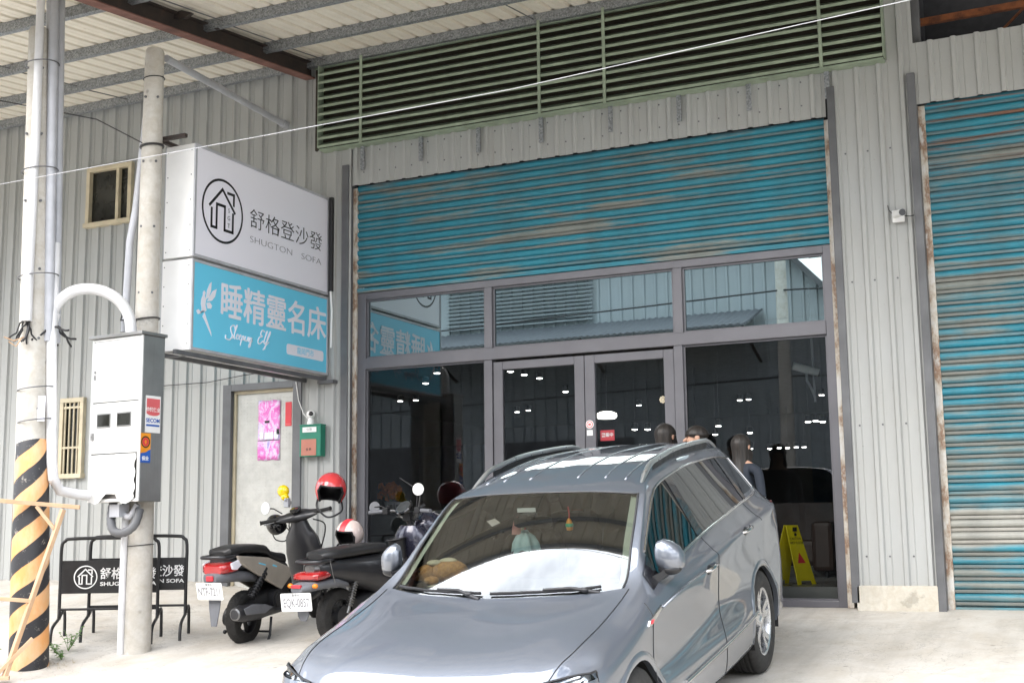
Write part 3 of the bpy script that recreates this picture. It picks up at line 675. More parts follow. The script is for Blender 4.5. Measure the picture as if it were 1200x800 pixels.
for a in range(4*KS, 6*KS+1):
    for b in range(0, 2*KR+1):          # the windscreen is a clean conical bend
        p = G[a][b]; th = R(35.3 - 4.4*(p.z-1.03)/.47); ph = .397*p.x
        WSN[(a, b)] = Vector((math.sin(th)*math.sin(ph), -math.sin(th)*math.cos(ph), math.cos(th)))
for _ in range(10):
    new = {}
    for a in range(1, NA-1):
        for b in list(range(0, int(3.2*KR))) + list(range(int(6.4*KR), int(10.2*KR))):
            if 3.4*KS < a < 6.4*KS and b < 3.4*KR: continue
            if a < 13*KS: new[(a, b)] = (nrm[a-1][b] + nrm[a][b]*2 + nrm[a+1][b]).normalized()
    for (a, b), q in new.items(): nrm[a][b] = q
for _ in range(16):
    new = {}
    for a in range(4*KS+1, 6*KS):
        for b in range(0, 2*KR+1): new[(a, b)] = (nrm[a-1][b] + nrm[a][b] + nrm[a+1][b] + (nrm[a][b+1] + nrm[a][b-1] if b else nrm[a][b]*2)*.5).normalized()
    for (a, b), q in new.items(): nrm[a][b] = q
for _ in range(10):
    new = {}
    for a in range(1, int(3.9*KS)):
        for b in range(0, int(2.6*KR)): new[(a, b)] = (nrm[a-1][b] + nrm[a][b]*1.5 + nrm[a+1][b] + nrm[a][b+1]*.6 + (nrm[a][b-1] if b else nrm[a][b])*.6).normalized()
    for (a, b), q in new.items(): nrm[a][b] = q
def skin_x(y, z):
    best = min(((p.y-y)**2 + (p.z-z)**2, p.x) for row in G for p in row[int(6*KR):] if p.x > .6)
    return best[1]
def fid(s): return int(round(s*KS))
def tid(t): return int(round(t*KR))
def patch(name, mat, cells, parent, off=0.0, both=True, NM={}):
    """cells: set of (a, b) quads of the body surface, built on one or both sides with the normals of the whole surface"""
    V_, F_, N_ = [], [], []
    for sg in ((1, -1) if both is True else (both,)):
        idx = {}
        def vid(a, b):
            if (a, b) not in idx:
                p = G[a][b] + nrm[a][b]*off; idx[(a, b)] = len(V_); V_.append((p.x*sg, p.y, p.z)); q = NM.get((a, b), nrm[a][b]); N_.append(Vector((q.x*sg, q.y, q.z)))
            return idx[(a, b)]
        for a, b in sorted(cells):
            q = [vid(a, b), vid(a+1, b), vid(a+1, b+1), vid(a, b+1)]
            if len({tuple(V_[i]) for i in q}) < 3: continue
            fn_ = (Vector(V_[q[1]])-Vector(V_[q[0]])).cross(Vector(V_[q[3]])-Vector(V_[q[0]]))
            F_.append(tuple(q) if fn_.dot(N_[q[0]]) > 0 else tuple(q[::-1]))
    me = bpy.data.meshes.new(name); me.from_pydata(V_, [], F_); me.update(); me.materials.append(mat); me.shade_smooth()
    me.normals_split_custom_set_from_vertices([tuple(x) for x in N_])
    o = bpy.data.objects.new(name, me); COL.objects.link(o); o.parent = parent; return o
def cells(s0, s1, t0, t1, skip=()):
    return {(a, b) for a in range(fid(s0), fid(s1)) for b in range(tid(t0), tid(t1)) if not ({(a, b), (a+1, b), (a+1, b+1), (a, b+1)} <= inside) and not ((a, b) in inside or (a+1, b+1) in inside or (a+1, b) in inside or (a, b+1) in inside) and (a, b) not in skip}
SB, SC_, SD = 8.0, 11.0, 13.0
ws = cells(4, 6, 0, 2.0)
gl_f = cells(4.8, 7.9, 4, 6); gl_r = cells(8.2, 10.3, 4, 6); gl_q = cells(10.5, 12.3, 4, 5.75)
hatch = cells(14, 15, 0, 4)
body = cells(0, NS-1, 0, NR-1) - ws - gl_f - gl_r - gl_q - hatch
bon = cells(0, 4, 0, 3); roof = cells(6, 14, 0, 4) - ws
fdoor = {(a, b) for (a, b) in cells(3.75, 8.0, 6, 11)}; rdoor = {(a, b) for (a, b) in cells(8.0, 10.1, 6, 11)}
rest = body - bon - roof - fdoor - rdoor
patch('body', M_['paint'], rest, CAR); patch('bonnet', M_['paint'], bon, CAR); patch('roof', M_['paint'], roof, CAR)
for sg in (1, -1):
    d1 = patch('door', M_['paint'], fdoor, CAR, both=sg); d2 = patch('door', M_['paint'], rdoor, CAR, both=sg)
    for (yy, zz, d) in ((1.44, .972, d1), (2.40, 1.062, d2)):
        h = MB(); h.sphere((sg*.928, yy-.035, zz-.005), .010, .055, .030, 14, 8); h.build('handle_cup', M_['black'], d, smooth=180, local=True)
        h = MB(); h.tube([(sg*.925, yy-.105, zz-.006), (sg*.952, yy-.075, zz), (sg*.954, yy+.06, zz+.006), (sg*.930, yy+.10, zz+.008)], [.010, .014, .014, .010], 10); h.build('door_handle', M_['chrome'], d, smooth=60, local=True)
patch('windscreen', M_['glass_ws'], ws, CAR, NM=WSN)
patch('rear_window', M_['glass_side'], hatch, CAR)
for sg in (1, -1):
    patch('side_window', M_['glass_fr'], gl_f, CAR, both=sg); patch('side_window', M_['glass_side'], gl_r, CAR, both=sg); patch('side_window', M_['glass_side'], gl_q, CAR, both=sg)
def along(fixed, lo, hi, axis, off=.001, step=1):
    if axis == 's': return [G[a][tid(fixed)] + nrm[a][tid(fixed)]*off for a in range(fid(lo), fid(hi)+1, step)]
    return [G[fid(fixed)][b] + nrm[fid(fixed)][b]*off for b in range(tid(lo), tid(hi)+1, step)]
def mirror(L_): return [Vector((-p.x, p.y, p.z)) for p in L_]
# shut lines, window chrome, black pillars, lower trim
g = MB(); ws_t = MB()
for mf in (lambda L_: L_, mirror):
    c = MB(); lt = MB()
    for L_ in (along(3, 0, 3.9, 's'), along(3.75, 6, 11, 't'), along(8.0, 6, 11, 't'), along(10.1, 6, 8.0, 't'), along(11, 4.6, 9.3, 's'), [G[0][b] for b in range(tid(3)+1)]):
        g.tube(mf([p for p in L_]), .0028, 6)
    c.tube(mf(along(4, 4.8, 12.3, 's', .004)), .008, 8); c.tube(mf(along(6, 4.8, 11.6, 's', .005)), .010, 8)
    c.tube(mf(along(12.3, 4, 5.75, 't', .004)), .008, 8); c.tube(mf([G[fid(s)][tid(t)]+nrm[fid(s)][tid(t)]*.005 for s, t in ((11.6, 6), (11.9, 5.95), (12.1, 5.88), (12.3, 5.7))]), .010, 8)
    for s0, s1 in ((7.9, 8.2), (10.3, 10.5)):
        A = along(s0, 4, 6, 't', .003); B = along(s1, 4, 6, 't', .003); pl_ = MB(); pl_.grid([mf(A), mf(B)]); pl_.build('pillar_trim', M_['glossb'], CAR, local=True)
    pl_ = MB(); pl_.grid([mf(along(4.3, 4.2, 6, 't', .003)), mf(along(4.8, 4.2, 6, 't', .003))]); pl_.build('pillar_trim', M_['glossb'], CAR, local=True)
    ws_t.tube(mf(along(2, 4, 6, 's', .001)), .007, 6)
    lt.tube(mf(along(10, 4.9, 9.5, 's', .004)), .014, 8); lt.build('sill_trim', M_['chrome'], CAR, smooth=60, local=True); c.build('window_trim', M_['chrome'], CAR, smooth=60, local=True)
ws_t.tube([p for p in mirror(along(6, 0, 2, 't', .0))[::-1] + along(6, 0, 2, 't', .0)[1:]], .006, 6)
g.build('shut_line', M_['black'], CAR, local=True)
ws_t.build('windscreen_seal', M_['black'], CAR, local=True)
# cowl and wipers
mb = MB(); cw = along(4, 0, 2.3, 't', .0); cw = mirror(cw)[::-1] + cw[1:]
mb.grid([[p+Vector((0, -.045, -.030)) for p in cw], [p+Vector((0, .0, -.012)) for p in cw], [p+Vector((0, .06, .022)) for p in cw]]); mb.build('cowl', M_['black'], CAR, smooth=180, local=True)
for (xa, xb) in ((.60, -.02), (-.08, -.66)):
    mb = MB(); P = []
    for i in range(9):
        x = xa+(xb-xa)*i/8; s_ = 4.10 + .04*math.sin(i/8*3.1)
        best = min(range(tid(2)+1), key=lambda b: abs(G[fid(s_)][b].x-abs(x))); q = G[fid(s_)][best]; P.append(Vector((x, q.y-.015, q.z+.012)))
    mb.tube(P, .009, 6); mb.tube([P[0]+Vector((0, -.03, -.03)), P[2]+Vector((0, -.004, .012)), P[4]+Vector((0, 0, .010))], [.014, .010, .008], 8); mb.sphere(tuple(P[1]+Vector((0, -.02, -.004))), .022, .018, .014)
    mb.build('wiper', M_['black'], CAR, smooth=60, local=True)
# roof rails
for sg in (1, -1):
    P = []
    for i in range(21):
        f = i/20; y = 1.30 + f*2.02; s_ = 7 + max(0, (y-1.33)); 
        a = min(range(NA), key=lambda k: abs(G[k][tid(2.45)].y-y) if 6 < SV[k] < 13.2 else 9); q = G[a][tid(2.45)]
        lift = .060*min(1, math.sin(math.pi*f)*2.6) - .006
        P.append(Vector((sg*q.x, y, q.z+lift)))
    mb = MB(); secs = []
    for i, p in enumerate(P):
        wd, hg = .017, .017; 
        if i in (0, 20): wd, hg = .010, .006
        secs.append([p+Vector((sg*a*wd, 0, b*hg)) for a, b in ((-1, -.6), (-.8, .5), (0, 1), (.8, .5), (1, -.6), (0, -1))])
    mb.loft(secs); mb.build('roof_rail', M_['satin'], CAR, smooth=180, local=True)
    mb = MB(); mb.grid([[p+Vector((0, 0, -.020)) for p in P[3:18]], [Vector((p.x-sg*.002, p.y, p.z-.066)) for p in P[3:18]]]); mb.build('rail_gasket', M_['black'], CAR, local=True)
# roof beads
mb = MB()
for t in (.50, 1.1, 1.65):
    for mf in (lambda L_: L_, mirror): mb.tube(mf(along(t, 6.9, 13.3, 's', -.002, 2)), .0075, 8)
mb.build('roof_bead', M_['paint'], CAR, smooth=180, local=True)
# wheels
def wheel(x, y, sg, steer=0):
    wr = .358; half = .1175
    Mx = Matrix.Translation((x, y, wr)) @ Matrix.Rotation(steer, 4, 'Z')
    t = MB(); t.X = Mx; prof = [(.235, -half+.012), (.262, -half), (.325, -half+.004), (.348, -half+.022), (wr, -half+.045)]
    for g_ in (-.055, -.02, .02, .055): prof += [(wr, g_-.008), (wr-.008, g_-.005), (wr-.008, g_+.005), (wr, g_+.008)]
    prof += [(wr, half-.045), (.348, half-.022), (.325, half-.004), (.262, half), (.235, half-.012)]
    t.lathe(prof, (0, 0, 0), (1, 0, 0), 56, closed=True); wo_ = t.build('wheel', M_['rubber'], CAR, smooth=40, local=True)
    r = MB(); r.X = Mx; o = sg*(half-.016)
    r.lathe([(.242, o+sg*.006), (.236, o+sg*.004), (.222, o-sg*.006), (.214, o-sg*.05), (.205, o-sg*.15), (.212, o-sg*.19), (.235, o-sg*.20)], (0, 0, 0), (1, 0, 0), 56, caps=False)
    for k in range(5):
        an = 2*math.pi*k/5 + .3
        for da in (-.21, .21):
            A = [];
            for rr, w_, dx in ((.045, .028, -.010), (.11, .024, -.018), (.17, .022, -.014), (.222, .024, -.004)):
                a_ = an + da*(rr/.222)*1.0
                rad = Vector((0, math.cos(a_), math.sin(a_))); tan = Vector((0, -math.sin(a_), math.cos(a_))); ctr = rad*rr
                A.append([Vector((o+sg*dx, 0, 0))+ctr+tan*w_, Vector((o+sg*(dx-.022), 0, 0))+ctr+tan*w_*.9, Vector((o+sg*(dx-.022), 0, 0))+ctr-tan*w_*.9, Vector((o+sg*dx, 0, 0))+ctr-tan*w_])
            r.loft(A)
    r.lathe([(.0, o-sg*.002), (.030, o-sg*.003), (.036, o-sg*.008), (.062, o-sg*.012), (.068, o-sg*.04)], (0, 0, 0), (1, 0, 0), 24)
    r.build('rim', M_['rim'], wo_, smooth=35, local=True)
    d = MB(); d.X = Mx; d.lathe([(.05, o-sg*.055), (.17, o-sg*.055), (.17, o-sg*.075), (.05, o-sg*.075)], (0, 0, 0), (1, 0, 0), 40, closed=True); d.build('brake_disc', M_['flash'], wo_, smooth=40, local=True)
    b = MB(); b.X = Mx; b.lathe([(.0, o-sg*.10), (.212, o-sg*.10)], (0, 0, 0), (1, 0, 0), 32); b.build('wheel_shadow_plate', M_['arch'], wo_, local=True)
for yy in (0, 2.79):
    for sg in (1, -1): wheel(sg*.795, yy, sg)
# arch liners and lips
for cu, cw, rad in ARCH:
    for sg in (1, -1):
        lin = MB(); lip = MB()
        A = [(math.cos(a), math.sin(a)) for a in [math.pi*(-.10) + math.pi*1.20*i/30 for i in range(31)]]
        xo = .925 if cu == 0 else .930
        lin.grid([[Vector((sg*.60, cu+rad*1.0*c_, cw+rad*s_)) for c_, s_ in A], [Vector((sg*(xo-.012), cu+rad*c_, cw+rad*s_)) for c_, s_ in A]])
        lin.add([Vector((sg*.60, cu+rad*c_, cw+rad*s_)) for c_, s_ in A], [tuple(range(31))])
        P = []
        for dr, dx in ((-.006, -.03), (-.006, .004), (.010, .009), (.034, .007), (.046, -.004)):
            P.append([Vector((sg*(min(.95, skin_x(cu+(rad+max(dr, .02))*c_, cw+(rad+max(dr, .02))*s_))+dx), cu+(rad+dr)*c_, cw+(rad+dr)*s_)) for c_, s_ in A])
        lip.grid(P); lin.build('arch_liner', M_['arch'], CAR, local=True); lip.build('arch_lip', M_['paint'], CAR, smooth=60, local=True)
# floor pan
mb = MB(); mb.box(-.74, .74, -.5, 3.7, .24, .27); mb.box(-.60, .60, -.7, 3.75, .27, .40); mb.build('floor_pan', M_['arch'], CAR, local=True)
# front bumper, grille, headlights, plate
def plan(w, y0, x1, yc):
    """half plan curve of the nose at height w: centre (0,y0) to the corner (x1,yc)"""
    return [Vector((x1*math.sin(a)**.85, y0 + (yc-y0)*(1-math.cos(a)**1.0)**1.15, w)) for a in [math.pi/2*i/14 for i in range(15)]]
rowsN = [plan(.23, -.80, .86, -.42), plan(.28, -.86, .885, -.43), plan(.40, -.885, .905, -.43), plan(.50, -.895, .90, -.44), plan(.58, -.885, .89, -.45), plan(.70, -.855, .883, -.46), plan(.785, -.775, .872, -.47)]
mb = MB(); mb.grid([mirror(r)[::-1] + r[1:] for r in rowsN]); mb.build('front_bumper', M_['paint'], CAR, smooth=60, local=True)
mb = MB()
for k in range(4):
    w = .60 + k*.040; r = plan(w, -.880+(k*.040)*.28, .60, -.80+(k*.03)); r = mirror(r)[::-1] + r[1:]; mb.tube([p+Vector((0, -.012, 0)) for p in r], .008, 6)
mb.build('grille', M_['chrome'], CAR, smooth=60, local=True)
mb = MB(); r1 = plan(.30, -.875, .62, -.74); r2_ = plan(.46, -.905, .60, -.76); mb.grid([[p+Vector((0, -.006, 0)) for p in mirror(r)[::-1]+r[1:]] for r in (r1, r2_)]); mb.build('air_intake', M_['black'], CAR, local=True)
mb = MB(); mb.box(-.19, .19, -.925, -.915, .49, .57); mb.build('number_plate', M_['white'], CAR, local=True, bevel=.003)
for sg in (1, -1):
    h = MB(); rr = [Vector((sg*p.x, p.y, p.z)) for p in plan(.69, -.835, .872, -.445)[7:]]; tt = [Vector((sg*x, y, z)) for x, y, z in ((.56, -.715, .785), (.62, -.685, .793), (.67, -.655, .80), (.72, -.615, .806), (.765, -.575, .812), (.81, -.53, .814), (.845, -.495, .812), (.862, -.455, .814))]
    h.grid([[p+Vector((sg*.004, -.010, 0)) for p in rr], [p+Vector((sg*.003, -.012, .004)) for p in tt]]); hl = h.build('headlight', M_['lens'], CAR, smooth=60, local=True)
    h = MB(); h.grid([[p+Vector((-sg*.010, .03, .008)) for p in rr], [p+Vector((-sg*.012, .03, -.010)) for p in tt]])
    for q in (2, 5): 
        cpt = (rr[q]+tt[q])/2; h.lathe([(.030, -.03), (.034, 0), (.012, .012)], cpt, (sg*.4, -.9, 0), 16)
    h.build('lamp_reflector', M_['chrome'], hl, smooth=40, local=True)
    h = MB(); h.tube([p+Vector((sg*.005, -.016, .004)) for p in tt], .006, 6); h.tube([rr[-1]+Vector((sg*.005, -.008, 0)), tt[-1]+Vector((sg*.004, -.008, 0))], .005, 6); h.build('lamp_edge', M_['black'], hl, local=True)
    t_ = MB(); t_.grid([[Vector((sg*x, y, z)) for x, y, z in ((.60, 3.835, .96), (.70, 3.825, .95), (.765, 3.79, .93), (.815, 3.72, .95), (.86, 3.60, 1.0))], [Vector((sg*x, y, z)) for x, y, z in ((.58, 3.81, 1.10), (.68, 3.79, 1.105), (.745, 3.76, 1.10), (.80, 3.69, 1.105), (.845, 3.60, 1.11))]])
    t_.build('tail_light', M_['tail'], CAR, smooth=60, local=True)
mb = MB(); mb.box(-.20, .20, 3.865, 3.875, .80, .90); mb.build('number_plate', M_['white'], CAR, local=True)
# fender badge
for sg in (1,):
    mb = MB(); mb.prism([(.19, .885), (.235, .878), (.46, .935), (.44, .948), (.22, .908)], lambda a, b, t: (sg*(.917+t+(b-.88)*.02), a, b), 0, .010); o = mb.build('fender_badge', M_['chrome'], CAR, local=True)
    mb = MB(); mb.prism([(.225, .890), (.25, .888), (.275, .905), (.25, .907)], lambda a, b, t: (sg*(.9275+t+(b-.88)*.02), a, b), 0, .004); mb.build('badge_print', M_['red'], o, local=True)
    mb = MB(); mb.tube([(.932, .44, .935), (.940, .9, .975), (.942, 1.30, .985)], .006, 6)
    mb.build('swage_line', M_['paint'], CAR, smooth=180, local=True)
# mirrors
for sg in (1, -1):
    secs = []
    for f, sy, sz in ((0, .030, .050), (.08, .055, .080), (.3, .075, .100), (.6, .078, .094), (.85, .066, .074), (.97, .045, .046), (1, .018, .018)):
        cx = .820 + f*.148; secs.append([Vector((sg*cx, .735 + f*.05 + sy*math.copysign(abs(math.cos(a))**.8, math.cos(a))*(.55 if math.cos(a) > 0 else 1.1), 1.150 + sz*math.copysign(abs(math.sin(a))**.75, math.sin(a))*(1 if math.sin(a) > 0 else .8) - .02*f + (.02*(1-f)))) for a in [2*math.pi*i/20 for i in range(20)]])
    mb = MB(); mb.loft(secs); m_ = mb.build('wing_mirror', M_['paint'], CAR, smooth=50, local=True)
    mb = MB(); mb.loft([[Vector((sg*x, y+a*.035, z+b*.022)) for a, b in ((-1, -1), (1, -1), (1, 1), (-1, 1))] for x, y, z in ((.82, .66, 1.045), (.85, .69, 1.055), (.88, .73, 1.078), (.90, .745, 1.09))]); mb.sphere((sg*.89, .748, 1.088), .068, .062, .034)
    mb.build('mirror_foot', M_['black'], m_, smooth=50, local=True)
    mb = MB(); mb.sphere((sg*.895, .786, 1.150), .060, .012, .062); mb.build('mirror_glass', M_['chrome'], m_, smooth=180, local=True)
# cabin
mb = MB(); P = []
for w_, y_ in ((0, .50), (.2, .62), (.35, .86), (.42, 1.05)): P.append([Vector((x, y_-.0+abs(x)*.03, 1.0+.018*math.cos(x*2.2)-w_*.0 - (.0 if y_ < 1 else .16))) for x in [-.76+.095*i for i in range(17)]])
mb.grid(P); mb.build('dashboard', M_['dash'], CAR, smooth=180, local=True)
mb = MB(); mb.lathe([(.182, -.012), (.196, 0), (.182, .012), (.170, 0)], (.36, 1.08, .93), (0, -.9, .45), 28, closed=True); mb.sphere((.36, 1.06, .92), .07, .03, .06); mb.build('steering_wheel', M_['black'], CAR, smooth=60, local=True)
for x, y in ((.36, 1.62), (-.36, 1.62), (.40, 2.55), (0, 2.55), (-.40, 2.55)):
    mb = MB(); wd = .24 if y < 2 else .19
    mb.loft([[Vector((x+a*wd*k, y+dy+b*.075, z)) for a, b in ((-1, -.6), (-.7, -1), (.7, -1), (1, -.6), (1, .6), (.7, 1), (-.7, 1), (-1, .6))] for z, k, dy in ((.50, .95, 0), (.8, 1.0, .04), (1.05, .92, .10), (1.16, .7, .13), (1.18, .5, .135))])
    mb.loft([[Vector((x+a*wd, y-.28+b*.30, z)) for a, b in ((-1, -.8), (-.8, -1), (.8, -1), (1, -.8), (1, 1), (-1, 1))] for z in (.40, .58)])
    so_ = mb.build('seat', M_['seat'], CAR, smooth=40, local=True)
    mb = MB(); mb.loft([[Vector((x+a*.125*k, y+.13+b*.05, z)) for a, b in ((-1, -.5), (-.6, -1), (.6, -1), (1, -.5), (1, .5), (.6, 1), (-.6, 1), (-1, .5))] for z, k in ((1.20, .85), (1.26, 1), (1.36, 1), (1.40, .8))])
    for q in (-.05, .05): mb.cyl((x+q, y+.13, 1.10), (x+q, y+.13, 1.22), .008)
    mb.build('headrest', M_['seat'], so_, smooth=50, local=True)
mb = MB(); mb.grid([[G[a][b]+nrm[a][b]*-.03 for b in range(0, tid(3)+1, 4)] for a in range(fid(6.2), fid(13.5), 5)]); mb.grid([mirror([G[a][b]+nrm[a][b]*-.03 for b in range(0, tid(3)+1, 4)]) for a in range(fid(6.2), fid(13.5), 5)])
for mf in (lambda L_: L_, mirror): mb.grid([mf([G[a][b]+nrm[a][b]*-.022 for b in range(tid(1.80), tid(3.4)+1)]) for a in range(fid(4.1), fid(6.3))])
mb.build('cabin_lining', M_['pill'], CAR, smooth=180, local=True)
mb = MB(); mb.loft([[Vector((x, .93+b*.012, 1.345+a*.032*k)) for a, b in ((-1, -1), (1, -1), (1, 1), (-1, 1))] for x, k in ((-.125, .6), (-.10, 1), (.10, 1), (.125, .6))]); mb.cyl((0, .93, 1.37), (0, .86, 1.40), .012); mb.box(-.06, .06, .86, .94, 1.385, 1.40)
mb.build('rear_view_mirror', M_['black'], CAR, smooth=40, local=True)
mb = MB(); mb.box(-.10, .02, .925, .93, 1.405, 1.43); mb.build('toll_tag', M_['white'], CAR, local=True)
# ------------------------------------------------------------------ utility poles
def pole_shaft(x, y, z0, z1, r0, r1, lean=0.0):
    mb = MB(); N = 14
    P = [(x + lean*i/N, y, z0 + (z1-z0)*i/N) for i in range(N+1)]; Rr = [r0+(r1-r0)*i/N for i in range(N+1)]
    P += [(x+lean, y, z1+.03), (x+lean, y, z1+.045)]; Rr += [r1*.86, r1*.5]
    mb.tube(P, Rr, 32); return mb
def pole_bolts(x, y, z0, z1, r, t, step=.62, lean=0):
    mb = MB(); z = z0; k = 0
    while z < z1:
        f = (z-z0)/(z1-z0)
        for a in (-.9, .35): an = math.atan2(-.71, .70)+a; px, py = x+lean*f, y; mb.cyl((px+math.cos(an)*r*.9, py+math.sin(an)*r*.9, z+k), (px+math.cos(an)*(r+.004), py+math.sin(an)*(r+.004), z+k), .012, n=8)
        z += step; k = -k
    return mb.build('step_hole', M_['flash'], t)
PB = thing('utility_pole', 'slim concrete utility pole carrying the white meter box beside the sign', 'utility pole', (-.6, -2.66, -.31))
pole_shaft(-.6, -2.66, -.35, 5.22, .125, .088).build('shaft', M_['pole'], PB, smooth=40)
pole_bolts(-.6, -2.66, 2.9, 5.2, .10, PB)
mb = MB()
mb.tube([(-.705, -2.56, 5.02), (-.70, -2.60, 5.10), (-.675, -2.63, 5.12)], .042, 10); mb.tube([(-.715, -2.555, 5.06), (-.735, -2.60, 4.6), (-.755, -2.68, 3.7), (-.775, -2.72, 3.4), (-.785, -2.74, 2.55)], .034, 12)
mb.build('conduit', M_['pvc'], PB, smooth=40)
mb = MB(); mb.tube([(-.665, -2.79, -.33), (-.665, -2.79, .4), (-.645, -2.80, 1.02)], .030, 12); mb.build('conduit', M_['pvcw'], PB, smooth=40)
def wire_ring(x, y, z, r, n=24, rr=.006, wob=.01): return [(x+math.cos(2*math.pi*i/n)*r, y+math.sin(2*math.pi*i/n)*r, z+wob*math.sin(2*math.pi*i/n+1)) for i in range(n+1)]
mb = MB(); mb.tube(wire_ring(-.6, -2.66, 4.30, .103), .012, 6); mb.tube(wire_ring(-.6, -2.66, 4.96, .096), .005, 6); mb.tube(wire_ring(-.6, -2.66, .62, .124), .004, 6); mb.build('clamp_band', M_['black'], PB)
mb = MB(); mb.tube(wire_ring(-.60, -2.66, 2.66, .116, wob=.015), .007, 6); mb.tube([(-.70, -2.72, 2.66), (-.78, -2.80, 2.65), (-.60, -2.97, 2.68)], .007, 6); mb.sphere((-.745, -2.76, 2.64), .022); mb.build('binding_wire', M_['black'], PB)
# --- the thicker pole at the left with its striped sleeve
LX, LY = -1.10, -3.42
PA = thing('utility_pole', 'thick concrete utility pole with orange and black striped sleeve at its foot', 'utility pole', (LX, LY, -.36))
pole_shaft(LX, LY, -.40, 5.28, .155, .088, -.20).build('shaft', M_['pole'], PA, smooth=40)
pole_bolts(LX-.07, LY, 1.8, 5.2, .118, PA, lean=-.13)
n = NT('striped_sleeve'); sx = n.n.new('ShaderNodeSeparateXYZ'); n.link(n.tc.outputs['Object'], sx.inputs[0])
def mth(op, a, b=None, cl=False):
    m = n.n.new('ShaderNodeMath'); m.operation = op
    for i, q in enumerate((a, b)):
        if q is None: continue
        if isinstance(q, (int, float)): m.inputs[i].default_value = q
        else: n.link(q, m.inputs[i])
    return m.outputs[0]
ang = mth('ARCTAN2', sx.outputs['Y'], sx.outputs['X']); zz = mth('ADD', sx.outputs['Z'], mth('MULTIPLY', n.noise(2.5, 4), .05))
fr_ = mth('FRACT', mth('ADD', mth('SUBTRACT', mth('DIVIDE', zz, .335), mth('DIVIDE', ang, math.pi)), 10.35))
band = n.ramp(mth('ABSOLUTE', mth('SUBTRACT', fr_, .5)), [(.225, 1.0), (.245, 0.0)])
chip = n.noise(14, 7, .75); wear = n.noise(4, 6, .7, (1, 1, .4))
org = n.mix(n.ramp(wear, [(.4, 0.0), (.7, .85)]), (.70, .33, .11), (.64, .52, .35)); blk = n.mix(n.ramp(chip, [(.58, 0.0), (.66, .7)]), (.022, .022, .026), (.42, .38, .33))
n.set(color=n.mix(n.ramp(wear, [(.62, 0.0), (.8, .35)]), n.mix(band, org, blk), (.5, .46, .40)), rough=.55); n.bump(chip, .2, .004)
mb = MB(); mb.tube([(LX+.012, LY, -.40), (LX-.018, LY, .4), (LX-.055, LY, 1.50), (LX-.056, LY, 1.54)], [.163, .157, .138, .120], 40); mb.build('striped_sleeve', n.m, PA, smooth=40)
tc_ = Vector((.71, -.70, 0)); rt_ = Vector((.70, .71, 0))
def onA(z, a, b): c_ = Vector((LX - .20*(z+.36)/5.64, LY, z)); return c_ + tc_*a + rt_*b
mb = MB(); mb.tube([onA(5.60, .10, .012), onA(4.2, .125, -.012), onA(3.2, .14, -.045), onA(2.56, .145, -.06)], [.036, .040, .045, .047], 16); mb.build('conduit', M_['pvcw'], PA, smooth=40)
mb = MB()
for (a, b, r) in ((.06, .125, .045), (-.02, .185, .040), (-.06, .10, .04)): mb.tube([onA(z, a, b) for z in (5.62, 4.4, 3.4, 2.4)], r, 14)
mb.build('conduit', M_['pvc'], PA, smooth=40)
q0 = onA(2.4, .06, .150); mb = MB(); mb.tube([onA(3.3, .0, .17), q0, onA(1.35, .08, .165), onA(1.20, .10, .18), (-.98, -3.26, 1.10), (-.91, -3.12, 1.07), (-.87, -3.02, 1.06)], .045, 14); mb.build('conduit', M_['pvcw'], PA, smooth=40)
mb = MB()
for z, r in ((4.95, .15), (3.95, .155), (2.98, .17), (1.98, .155), (1.70, .15)):
    c_ = onA(z, .03, .03); mb.tube(wire_ring(c_.x, c_.y, z, r, wob=.02), .006, 6)
mb.build('binding_wire', M_['flash'], PA)
mb = MB(); rq = random.Random(4)
def squiggle(p, k, L_): 
    P = [Vector(p)]; d = Vector((rq.uniform(-.4, .6), rq.uniform(-.4, .1), -1)).normalized()
    for i in range(k): d = (d + Vector((rq.uniform(-.8, .8), rq.uniform(-.5, .5), rq.uniform(-.7, .5)))).normalized(); P.append(P[-1] + d*L_)
    return P
for i in range(7): mb.tube(squiggle(onA(2.57, .125+rq.uniform(-.02, .03), -.055+rq.uniform(-.03, .03)), 5, .045), .008, 5)
for i in range(6): mb.tube(squiggle((-1.10+rq.uniform(-.03, .03), -3.31+rq.uniform(-.03, .03), 2.60), 6, .05), .010, 5)
mb.build('loose_cable', M_['black'], PA, smooth=180)
mb = MB(); mb.tube([onA(2.42, .15, -.07), onA(2.38, .17, -.16), onA(2.41, .17, -.24)], .006, 5); mb.tube([onA(2.40, .16, -.1), onA(2.33, .18, -.14), onA(2.37, .18, -.2)], .006, 5); mb.build('frayed_cord', M_['wood'], PA)
mb = MB(); mb.X = Matrix.Translation(onA(1.80, .145, .075)) @ Matrix.Rotation(R(38), 4, 'Z'); mb.box(-.03, .03, -.004, .004, -.11, .11); mb.build('small_plate', M_['lilac'], PA)
# --- bent white conduit from the pole over to the top of the meter box
t = thing('bent_conduit', 'fat white PVC conduit bent in an arch from the striped pole to the meter box', 'conduit', (-1.1, -3.3, 2.58))
def arc(pts, k=6):
    out = []; n_ = len(pts)
    for i in range(n_-1):
        p0, p1, p2, p3 = (Vector(pts[max(0, min(n_-1, i+j))]) for j in (-1, 0, 1, 2))
        for s in range(k):
            f = s/k; out.append(.5*((2*p1) + (-p0+p2)*f + (2*p0-5*p1+4*p2-p3)*f*f + (-p0+3*p1-3*p2+p3)*f**3))
    return out + [Vector(pts[-1])]
mb = MB(); mb.tube(arc([(-1.11, -3.32, 2.56), (-1.055, -3.31, 2.74), (-.93, -3.24, 2.86), (-.76, -3.14, 2.875), (-.62, -3.04, 2.80), (-.555, -2.95, 2.66), (-.54, -2.92, 2.49)]), .050, 16); mb.build('pipe', M_['pvcw'], t, smooth=40)
